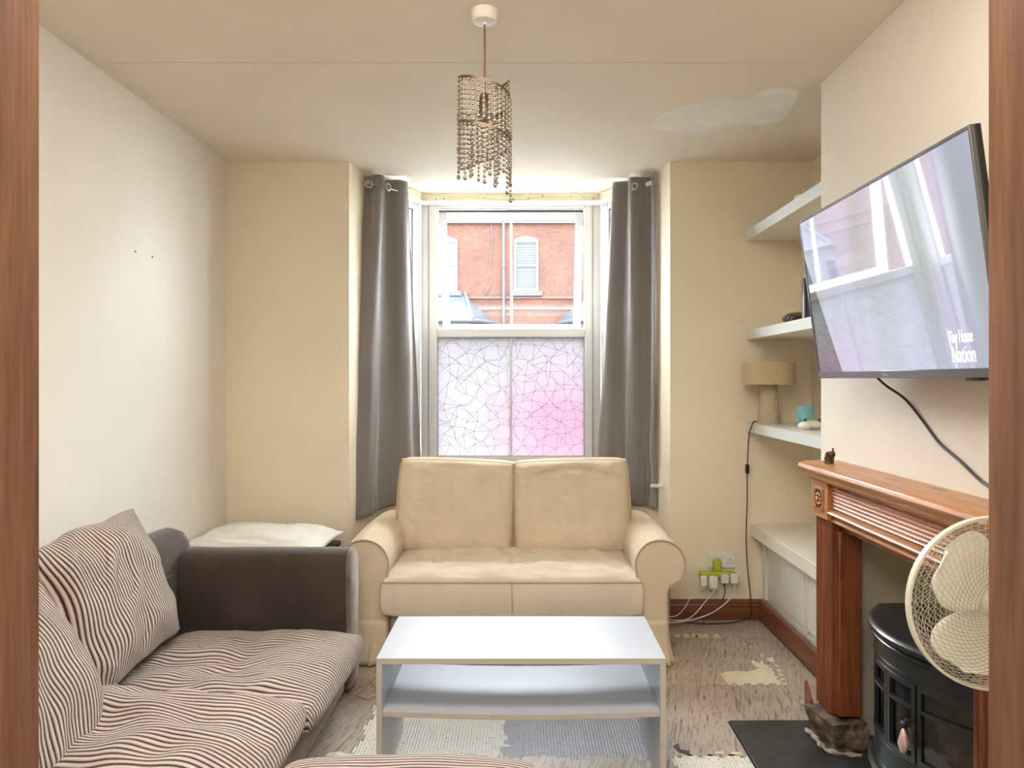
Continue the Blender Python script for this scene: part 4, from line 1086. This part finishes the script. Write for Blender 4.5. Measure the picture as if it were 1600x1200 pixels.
# ------------------------------------------------------------------ curtains
def curtain(name, top, bot, ztop, zbot, folds, amp, label, phase=0, zb_fn=None, eyelets=(), extra=None):
    t = thing(name, label, 'curtain', (top[0][0], top[0][1], zbot), 0, 'curtains at the bay window')
    TP = catmull([(x,y,0) for x,y in top], 30); BP = catmull([(x,y,0) for x,y in bot], 30)
    def at(P, s): 
        f = s*(len(P)-1); i = min(int(f), len(P)-2); return P[i].lerp(P[i+1], f-i)
    nu, nv = 150, 70; bm = bmesh.new(); g = []
    for i in range(nu+1):
        s = i/nu; row = []
        for j in range(nv+1):
            v = j/nv
            a = at(TP, s); b = at(BP, s); p = a.lerp(b, v)
            e = .01; q = at(TP, min(1,s+e)).lerp(at(BP, min(1,s+e)), v) - at(TP, max(0,s-e)).lerp(at(BP, max(0,s-e)), v)
            n = Vector((-q.y, q.x, 0)); n = n.normalized() if n.length > 1e-6 else Vector((0,1,0))
            w = math.sin(2*math.pi*(folds*s+phase)+.5*math.sin(v*2.2+s*5))
            am = amp*(1-.25*v)
            off = am*math.copysign(abs(w)**.8, w)+.006*noise.noise(Vector((s*9,v*4,3)))*v*2
            if extra: off += extra(s, v)
            zb = zb_fn(s) if zb_fn else zbot
            z = ztop+(zb-ztop)*v
            row.append(bm.verts.new((p.x+n.x*off, p.y+n.y*off, z)))
        g.append(row)
    for i in range(nu):
        for j in range(nv): bm.faces.new((g[i][j],g[i+1][j],g[i+1][j+1],g[i][j+1]))
    bm.transform(rel(t)); o = obj('cloth', bm, M['curtain'], t); so = o.modifiers.new('thickness','SOLIDIFY'); so.thickness = .003
    for x, y, z, rz in eyelets:
        bm = bmesh.new(); m = Matrix.Translation((x,y,z)) @ Matrix.Rotation(rz,4,'Z') @ Matrix.Rotation(R(90),4,'X')
        rings = [[m @ Vector(((.019+.005*math.cos(b))*math.cos(a), (.019+.005*math.cos(b))*math.sin(a), .004*math.sin(b))) for b in [2*math.pi*k/8 for k in range(8)]] for a in [2*math.pi*q/20 for q in range(21)]]
        loft(bm, rings, caps=False); bm.transform(rel(t)); obj('eyelet', bm, M['chrome'], t)
    return t
curtain('curtain', [(-.885,4.165),(-.80,4.22),(-.73,4.30),(-.665,4.42)], [(-.925,4.04),(-.875,4.17),(-.72,4.31),(-.60,4.45)], 2.438, .50, 2.3, .032,
        'grey blackout curtain hanging at the left side of the bay window', phase=.1,
        zb_fn=lambda s: .50+.09*s, eyelets=((-.862,4.135,2.375,R(25)),(-.765,4.20,2.375,R(60))), extra=lambda s, v: .012*math.sin(9*v+4*s)*max(0,v-.8)*4)
curtain('curtain', [(.535,4.40),(.585,4.30),(.655,4.24),(.742,4.17)], [(.415,4.42),(.53,4.34),(.65,4.27),(.755,4.17)], 2.440, .56, 2.5, .030,
        'grey blackout curtain hanging at the right side of the bay window', phase=.3,
        eyelets=((.63,4.20,2.38,R(-50)),), extra=lambda s, v: (.018*math.sin(22*v)*max(0,v-.62)*2.5 if s > .75 else 0))
rl = thing('curtain_rail', 'thin metal curtain rod threaded through the left curtain eyelets', 'curtain rod', (-.8,4.2,2.375))
bm = bmesh.new(); tube(bm, [(-.895,4.12,2.380),(-.84,4.15,2.376),(-.77,4.21,2.372),(-.70,4.33,2.374),(-.665,4.41,2.378)], .003, 6, 5); bm.transform(rel(rl)); obj('rod', bm, M['chrome'], rl)
tb = bmesh.new(); tube(tb, [(.770,4.10,.700),(.735,4.095,.700),(.70,4.09,.702)], .010, 10)
tag(obj('tieback_peg', tb, M['white']), 'small white peg sticking out of the reveal right of the right curtain', 'curtain peg')

# ------------------------------------------------------------------ cream sofa
cs = thing('cream_sofa', 'cream slipcovered two seat sofa with rolled arms in front of the bay window', 'sofa', (-.05,3.75,-.002))
ci = rel(cs)
def cobj(name, bm, m, parent=None, **kw):
    bm.transform(ci); return obj(name, bm, m, parent or cs, **kw)
SXC = -.052; Y0 = 3.345; Y1 = 4.12
def arm_prof(s, grow=0):
    # going round: inner foot, inner side, roll over the top, under the roll, outer foot
    xi, xo = .563-grow, .70+grow; cx, cz, r = .668, .452, .112+grow
    pts = [(xi,.0),(xi,.40)]
    for k in range(0, 19):
        a = R(182)-R(182+38)*k/18
        pts.append((cx+r*math.cos(a)*(1.0), cz+r*math.sin(a)))
    pts += [(xo+.012,.36),(xo,.33),(xo,.0)]
    return [(SXC+s*p[0], p[1]) for p in pts]
for s in (-1,1):
    bm = bmesh.new(); rings = []
    pr = arm_prof(s); n = 16; cxx = sum(p[0] for p in pr)/len(pr)
    for i in range(n+1):
        t = i/n; y = Y0+(Y1-Y0)*t; ring = []
        for x, z in pr:
            w = noise.noise(Vector((x*7, y*9, z*9)))*.006*min(1,t*4)
            zz = z
            if z > .3: zz = z+.045*max(0,t-.5)*2*0+.012*math.sin(t*math.pi)
            ring.append((x+w, y, zz+w*.5 if z > .1 else z))
        rings.append(ring)
    loft(bm, rings); a = cobj('arm', bm, M['cream'])
    bm = bmesh.new(); tube(bm, [(x, Y0-.003, z) for x, z in arm_prof(s)], .0045, 6); cobj('arm_piping', bm, M['creampipe'], a)
bm = bmesh.new(); bx(bm, SXC-.561, SXC+.561, Y0+.05, 4.0, .03, .225); cobj('seat_base', bm, M['cream'], bevel=.01)
bm = bmesh.new()
xsec(bm, [(3.98,.226),(4.0,.60),(4.02,.70),(4.06,.745),(4.11,.735),(4.14,.68),(4.14,.226)], 'x', SXC-.561, SXC+.561); cobj('backrest', bm, M['cream'])
# seat cushion
def wr_seat(u, v, side):
    if side < 0: return (0,0,0)
    d = .012*ridge((u*1.6,v*.8,0),2.6,2)*.8+.012*ridge((u*1.6+v*.9,v*1.0-u*.7,0),2.0,5)+.004*noise.noise(Vector((u*9,v*5,1)))-.012
    dip = -.010*math.exp(-((u)**2)/.002)-.022*math.exp(-((u+.45)**2+(v)**2)/.22)-.02*math.exp(-((u-.45)**2+(v)**2)/.2)
    return (0, 0, (d+dip)*(1-abs(u)**8)*(1-abs(v)**8))
seatc, seam = cushion('seat_cushion', 1.165, .665, .045, .140, M['creamseat'], cs, ci @ Matrix.Translation((SXC,3.635,.313)), n=110, corner=.04, crown=6, edge=.45, wr=wr_seat, bulge=.07)
bm = bmesh.new(); rod_loop(bm, seam, .0045); obj('seat_piping', bm, M['creampipe'], seatc)
bm = bmesh.new(); tube(bm, [(SXC+.002,3.296,.25),(SXC+.002,3.286,.315),(SXC,3.303,.382),(SXC,3.33,.398)], .003, 5, 3); cobj('centre_seam', bm, M['creampipe'], seatc)
# back cushions
def wr_back(seed, fold):
    def f(u, v, side):
        if side < 0: return (0,0,0)
        d = .012*ridge((u,v*.8,0),1.7,seed)*(.35+.65*max(0,v))+.004*ridge((u*2,v*2,0),2,seed+9)
        if fold: 
            d += -.032*math.exp(-((v-.72-.12*math.cos(u*3.4))**2)/.004)*(1-u*u)+.014*ridge((u*1.5,v*1.5,0),3,seed+4)*max(0,v)
        else: d += -.018*math.exp(-((v-.84)**2)/.004)*(.5+.5*math.cos(u*5))
        return (0, 0, d*(1-abs(u)**10)*(1-abs(v)**10))
    return f
for k, (xc, fold) in enumerate(((SXC-.302,False),(SXC+.302,True))):
    m4 = ci @ Matrix.Translation((xc, 3.905, .618)) @ Matrix.Rotation(R(2.0 if not fold else -1.5),4,'Y') @ Matrix.Rotation(R(79),4,'X') 
    bc, seam = cushion('back_cushion', .595, .475, .055, .085, M['cream'], cs, m4, n=60, corner=.12, crown=5, edge=.5, wr=wr_back(3+7*k, fold))
    bm = bmesh.new(); rod_loop(bm, seam, .004); obj('piping', bm, M['creampipe'], bc)
# skirts at the arm fronts
for s in (-1,1):
    bm = bmesh.new(); g = []
    path = [(SXC+s*.563,Y0-.003),(SXC+s*.62,Y0-.004),(SXC+s*.700,Y0-.003),(SXC+s*.7045,Y0+.04),(SXC+s*.7045,Y0+.30),(SXC+s*.7045,Y0+.6)]
    P = catmull([(x,y,0) for x,y in path], 14)
    for i, p in enumerate(P):
        row = []
        for j in range(9):
            v = j/8; q = noise.noise(Vector((i*.25,s*3,0)))
            flare = .026*v*v*(.35+max(0,math.sin(i*.55)*.8))
            o = Vector((s*.7,-.7,0)) if i < 34 else Vector((s,0,0))
            row.append(bm.verts.new((p.x+o.x*flare, p.y+o.y*flare, .20*(1-v)+.004)))
        g.append(row)
    for i in range(len(g)-1):
        for j in range(8): bm.faces.new((g[i][j],g[i+1][j],g[i+1][j+1],g[i][j+1]))
    o = cobj('skirt', bm, M['cream']); so = o.modifiers.new('thickness','SOLIDIFY'); so.thickness = .002
bm = bmesh.new(); g = []
for i in range(81):
    x = SXC-.55+1.10*i/80; row = []
    for j in range(6):
        v = j/5; row.append(bm.verts.new((x, Y0+.044-.012*v*(1+math.sin(i*.5)), .22*(1-v)+.006)))
    g.append(row)
for i in range(80):
    for j in range(5): bm.faces.new((g[i][j],g[i+1][j],g[i+1][j+1],g[i][j+1]))
o = cobj('skirt', bm, M['cream']); so = o.modifiers.new('thickness','SOLIDIFY'); so.thickness = .004
# ------------------------------------------------------------------ coffee table
ct = thing('coffee_table', 'low white laminate coffee table with a bowed lower shelf in front of the cream sofa', 'table', (-.006,2.515,-.002))
ti = rel(ct)
def tobj(name, bm, m, parent=None, **kw):
    bm.transform(ti); return obj(name, bm, m, parent or ct, **kw)
tx0, tx1, ty0, ty1, th = -.458, .443, 2.31, 2.72, .42
bm = bmesh.new(); bx(bm, tx0, tx1, ty0+.001, ty1, th-.018, th); top = tobj('tabletop', bm, M['tabletop'])
bm = bmesh.new(); bx(bm, tx0, tx1, ty0, ty0+.0009, th-.018, th-.0008); tobj('edge_band', bm, M['tableedge'], top)
for x0, x1 in ((tx0,tx0+.017),(tx1-.017,tx1)):
    bm = bmesh.new(); bx(bm, x0, x1, ty0+.001, ty1, 0, th-.0185); sd = tobj('side_panel', bm, M['tabletop'])
    bm = bmesh.new(); bx(bm, x0, x1, ty0, ty0+.0009, 0, th-.0185); tobj('edge_band', bm, M['tableedge'], sd)
def bow(bm, x0, x1, y0, y1, z0, z1, sag, n=20):
    rings = []
    for i in range(n+1):
        t = i/n; x = x0+(x1-x0)*t; s = -sag*math.sin(math.pi*t); rings.append([(x,y0,z0+s),(x,y1,z0+s),(x,y1,z1+s),(x,y0,z1+s)])
    loft(bm, rings)
bm = bmesh.new(); bow(bm, tx0+.0175, tx1-.0175, ty0+.007, ty1-.01, .236, .252, .010); shf = tobj('lower_shelf', bm, M['tabletop'])
bm = bmesh.new(); bow(bm, tx0+.0175, tx1-.0175, ty0+.006, ty0+.0069, .236, .2515, .010); tobj('edge_band', bm, M['tableedge'], shf)
bm = bmesh.new(); bx(bm, tx0+.0175, tx1-.0175, ty0+.03, ty0+.045, th-.028, th-.0185); tobj('stretcher', bm, M['tabletop'])
bm = bmesh.new()
for x in (tx0+.0178, tx1-.0182): bx(bm, x, x+.0004, ty0+.03, ty0+.034, th-.036, th-.028)
tobj('screw_cover', bm, M['tableedge'])

# ------------------------------------------------------------------ corduroy sofa
br = thing('corduroy_sofa', 'brown suede sofa with striped corduroy cushions along the left wall', 'sofa', (-1.15,2.2,-.002))
bi = rel(br)
def bobj(name, bm, m, parent=None, **kw):
    bm.transform(bi); return obj(name, bm, m, parent or br, **kw)
bm = bmesh.new(); bx(bm, -1.572, -.725, 1.30, 3.02, .02, .175); bobj('base', bm, M['suede_lt'], bevel=.015)
def roll_arm(ya, yb, h, flip=False):
    # upright slab with a rounded top, section in (y,z)
    w = yb-ya; r = w/2; pr = [(ya+.012,.02),(ya+.016,.25),(ya+.006,.36),(ya,.45)]
    for k in range(0, 13):
        a = math.pi-math.pi*k/12; pr.append((ya+r+r*math.cos(a), h-r*.75+r*.75*math.sin(a)))
    pr += [(yb,.3),(yb,.02)]
    return pr
for ya, yb, h in ((3.022,3.19,.585),(1.16,1.30,.585)):
    pr = roll_arm(ya, yb, h); bm = bmesh.new(); rings = []
    for i in range(25):
        t = i/24; x = -1.40+.672*t; rings.append([(x, y+.003*noise.noise(Vector((x*8,y*8,z*8))), z+(.004*noise.noise(Vector((x*6,1,0))) if z > .4 else 0)) for y, z in pr])
    loft(bm, rings); a = bobj('arm', bm, M['suede'])
    bm = bmesh.new(); cy = (ya+yb)/2
    rings = [[(-.7275, y, z) for y, z in pr], [(-.712, y+(cy-y)*.03, z-(.004 if z > .3 else 0)) for y, z in pr], [(-.706, y+(cy-y)*.15, z-(.014 if z > .3 else 0)+(.0 if z > .3 else .004)) for y, z in pr]]
    loft(bm, rings); bobj('arm_front', bm, M['suede_lt'], a)
    bm = bmesh.new(); tube(bm, [(-.727, y, z) for y, z in pr], .004, 6); bobj('arm_piping', bm, M['suede'], a)
bm = bmesh.new()
pr = [(-1.572,.02),(-1.574,.55),(-1.568,.62),(-1.54,.655),(-1.50,.665),(-1.455,.65),(-1.425,.61),(-1.42,.55),(-1.44,.4),(-1.44,.1761),(-1.44,.02)]
rings = []
for y, k in ((1.18,.04),(1.20,0),(1.6,0),(2.2,0),(2.8,0),(3.12,0),(3.17,.012),(3.19,.05)):
    rings.append([(x+(-1.5-x)*k*2, y, z-(k if z > .3 else 0)) for x, z in pr])
loft(bm, rings); bobj('backrest', bm, M['suede'])
bm = bmesh.new(); bx(bm, -1.4385,-1.42,1.32,3.01,.1765,.5); bobj('back_pad', bm, M['suede'], bevel=.006)
def wr_s(seed, amp=.02):
    def f(u, v, side):
        if side < 0: return (0,0,0)
        p = Vector((u*1.3+seed, v*1.3, seed*.7))
        big = noise.noise(p)*amp*1.8+noise.noise(p*2.3)*amp
        cr = .018*ridge((u*.7,v*1.5,0),1.7,seed)*(.35+.65*max(0,-u))
        m = (1-abs(u)**6)*(1-abs(v)**6)
        dx = .012*noise.noise(Vector((u*2.5+9,v*2.5,seed))); dy = .022*noise.noise(Vector((u*2.5,v*2.5+9,seed)))
        return (dx*m, dy*m, (big+cr-.01)*m)
    return f
far, _ = cushion('seat_cushion', .74, .70, .060, .075, M['cordseat'], br, bi @ Matrix.Translation((-1.02,2.65,.222)) @ Matrix.Rotation(R(-1.5),4,'Z') @ Matrix.Rotation(R(1),4,'X'), n=80, corner=.16, crown=3, edge=.62, wr=wr_s(2.3))
near, _ = cushion('seat_cushion', .76, .70, .088, .080, M['cordseat'], br, bi @ Matrix.Translation((-1.055,1.955,.250)) @ Matrix.Rotation(R(-3),4,'Z') @ Matrix.Rotation(R(2),4,'X'), n=80, corner=.2, crown=3, edge=.68, wr=wr_s(7.7,.024))
# loose back cushions leaning on the backrest
def wr_p(seed):
    def f(u, v, side):
        p = Vector((u*1.6+seed, v*1.6, side*2+seed))
        m = (1-abs(u)**8)*(1-abs(v)**8)
        return (.014*noise.noise(Vector((u*2,v*2,seed))), .016*noise.noise(Vector((u*2,v*1.5,seed+5))), side*(noise.noise(p)*.026+.009*ridge((u*.8,v*1.2,0),1.6,seed))*m)
    return f
for yc, xc, zc, lean, tilt, seed in ((2.46,-1.365,.57,70,3,1.3),(1.83,-1.29,.505,60,-3,5.1)):
    m4 = bi @ Matrix.Translation((xc,yc,zc)) @ Matrix.Rotation(R(lean),4,'Y') @ Matrix.Rotation(R(tilt),4,'Z')
    cushion('loose_back_cushion', .50, .62, .085, .014, M['cord'], br, m4, n=60, corner=.08, crown=2.6, edge=.65, pinch=.02, wr=wr_p(seed), uvrot=False)
# pale cable end by the sofa
bm = bmesh.new(); tube(bm, [(-.68,3.02,.003),(-.62,2.99,.003),(-.60,3.06,.005),(-.64,3.14,.004),(-.67,3.2,.004)], .0022, 5, 6)
tag(obj('loose_string', bm, M['linen']), 'thin cream string lying on the floor by the suede sofa arm', 'string')

# footstool in the foreground
fo = thing('corduroy_footstool', 'striped corduroy topped footstool just inside the doorway, cut off by the bottom edge', 'footstool', (-.27,1.50,-.002))
bm = bmesh.new(); bx(bm, -.28,.28,-.25,.27,.03,.276); obj('base', bm, M['suede_lt'], fo, bevel=.02)
for sx in (-1,1):
    for sy in (-1,1):
        bm = bmesh.new(); lathe(bm, [(.018,0),(.022,.0295)], (sx*.23,sy*.22), 12); obj('foot', bm, M['black'], fo)
cushion('top_cushion', .62, .61, .035, .075, M['cord'], fo, Matrix.Translation((0,.012,.326)), n=50, corner=.25, crown=5.0, edge=.5, wr=lambda u,v,s: (0,0,(.008*noise.noise(Vector((u*2,v*2,3))) if s > 0 else 0)))

# chest and pillow behind the sofa arm
ch = thing('storage_chest', 'low dark storage chest in the corner under the white pillow', 'chest', (-1.27,3.66,-.002))
bm = bmesh.new(); bx(bm, -.29,.29,-.28,.28,.0,.41); obj('box', bm, M['chest'], ch, bevel=.006)
bm = bmesh.new(); bx(bm, -.30,.30,-.29,.29,.4105,.435); obj('lid', bm, M['chest'], ch, bevel=.006)
def wr_w(u, v, side):
    p = Vector((u*2, v*2, side)); m = (1-abs(u)**8)*(1-abs(v)**8)
    return (0,0,(side*noise.noise(p)*.016+.012*ridge((u*1.2,v*2,0),2.2,side))*m)
pw = thing('white_pillow', 'crumpled white bed pillow lying on the dark chest behind the suede sofa arm', 'pillow', (-1.27,3.66,.439))
cushion('pillow_case', .66, .46, .052, .008, M['pillow'], pw, Matrix.Translation((.0,.0,.060)) @ Matrix.Rotation(R(2),4,'Y'), n=56, corner=0, crown=2.2, edge=.6, pinch=.05, wr=wr_w)

# ------------------------------------------------------------------ wall socket, adaptor, plugs, cables
so_ = thing('wall_socket', 'white double wall socket on the back wall above the skirting', 'socket', (1.065,YB,.316))
bm = bmesh.new(); bx(bm, -.074,.074,-.010,-.0005,-.043,.043); obj('face_plate', bm, M['whiteplastic'], so_, bevel=.003)
for x in (-.012,.03):
    bm = bmesh.new(); bx(bm, x-.006,x+.006,-.0125,-.0102,.008,.026); obj('rocker_switch', bm, M['white'], so_, bevel=.001)
bm = bmesh.new(); bx(bm, .042,.046,-.0107,-.0100,-.002,.008); bx(bm, .030,.037,-.0107,-.0100,-.018,-.0145); bx(bm, .050,.057,-.0107,-.0100,-.018,-.0145); bx(bm,-.003,.004,-.0107,-.01,.016,.018); obj('pin_slots', bm, M['rubber'], so_)
ga = thing('plug_adaptor', 'lime green multi-way plug adaptor plugged into the wall socket', 'adaptor', (1.035,YB-.0128,.28))
bm = bmesh.new()
bx(bm, -.023,.023,-.038,0,-.02,.05); obj('plug_body', bm, M['green'], ga, bevel=.014)
bm = bmesh.new(); bx(bm, -.098,.098,-.046,-.006,-.052,-.016); obj('socket_bar', bm, M['green'], ga, bevel=.01)
def plug(name, x, w, h, lab, z=.227, rounded=.006, cord=None, grp=None):
    t = thing(name, lab, 'plug', (x, 3.94, z), 0, 'plugs in the green adaptor')
    bm = bmesh.new(); bx(bm, -w/2, w/2, -.036, 0.0, -h/2, h/2); obj('plug_case', bm, M['whiteplastic'], t, bevel=rounded)
    bm = bmesh.new(); lathe(bm, [(.004,-h/2-.014),(.006,-h/2+.002)], (0,-.018), 10); obj('cable_grip', bm, M['blackcable'] if cord == 'black' else M['whiteplastic'], t)
    return t
plug('power_plug', .952, .036, .058, 'white power plug at the left end of the green adaptor', .222, .010)
plug('phone_charger', 1.004, .052, .078, 'large rounded white charger second from the left on the green adaptor', .212, .018)
plug('power_plug', 1.062, .040, .046, 'square white plug with a black cable on the green adaptor', .235, .005, 'black')
plug('power_plug', 1.112, .040, .048, 'square white plug at the right end of the green adaptor', .235, .006)
def cable(pts, m, lab, r=.0028):
    bm = bmesh.new(); tube(bm, pts, r, 6, 6); tag(obj('power_cable', bm, m), lab, 'cable', 'power cables by the socket')
cable([(1.112,3.922,.20),(1.108,3.915,.16),(1.06,3.90,.11),(.97,3.88,.06),(.86,3.87,.03),(.74,3.86,.02)], M['whitecable'], 'white cable from the rightmost plug curving down behind the cream sofa', .0034)
cable([(1.062,3.922,.20),(1.058,3.912,.15),(1.02,3.905,.09),(.93,3.90,.04),(.80,3.89,.012),(.73,3.88,.008)], M['blackcable'], 'black cable from the square plug curving down to the skirting')
cable([(1.004,3.922,.165),(.96,3.91,.12),(.90,3.89,.06),(.84,3.88,.03),(.73,3.87,.035)], M['whitecable'], 'thin white cable from the rounded charger curving behind the cream sofa')
cable([(.952,3.922,.185),(.89,3.93,.14),(.85,3.92,.08),(.80,3.90,.045),(.73,3.89,.045)], M['whitecable'], 'thin white cable from the leftmost plug dropping behind the cream sofa', .0024)

# ------------------------------------------------------------------ lights, world, camera
w = bpy.data.worlds.new('World'); SC.world = w; w.use_nodes = True; nt = w.node_tree
bg = nt.nodes['Background']; bg.inputs[0].default_value = (.86,.93,1,1); bg.inputs[1].default_value = 15.0
def area(name, loc, rot, size, power, col, sy=None):
    l = bpy.data.lights.new(name, 'AREA'); l.energy = power; l.color = col; l.size = size
    if sy: l.shape = 'RECTANGLE'; l.size_y = sy
    o = bpy.data.objects.new(name, l); link(o); o.location = loc; o.rotation_euler = rot; return o
area('rear_room_fill', (0,-.4,2.40), (R(40),0,0), 1.6, 32, (1,.95,.87), 1.0)  # unseen fill lamp added behind the camera to lift the room
area('ceiling_fill', (-.1,1.5,2.42), (R(12),0,0), 1.6, 15, (1,.94,.86), .5)
area('added_sky_fill', (0,10.5,5.2), (R(-62),0,0), 9, 900, (.90,.95,1), 2.4)  # area lamp added outside, above the view, to strengthen the daylight
cam = bpy.data.cameras.new('camera'); co = bpy.data.objects.new('camera', cam); link(co)
co.location = (0,0,H); co.rotation_euler = (R(90),0,0)
cam.sensor_width = 36; cam.lens = 1160/1600*36; cam.shift_x = -18/1600; cam.shift_y = -8/1600; cam.clip_start = .05
SC.camera = co
SC.view_settings.view_transform = 'Standard'
SC.view_settings.look = 'None'
SC.view_settings.exposure = 1.13
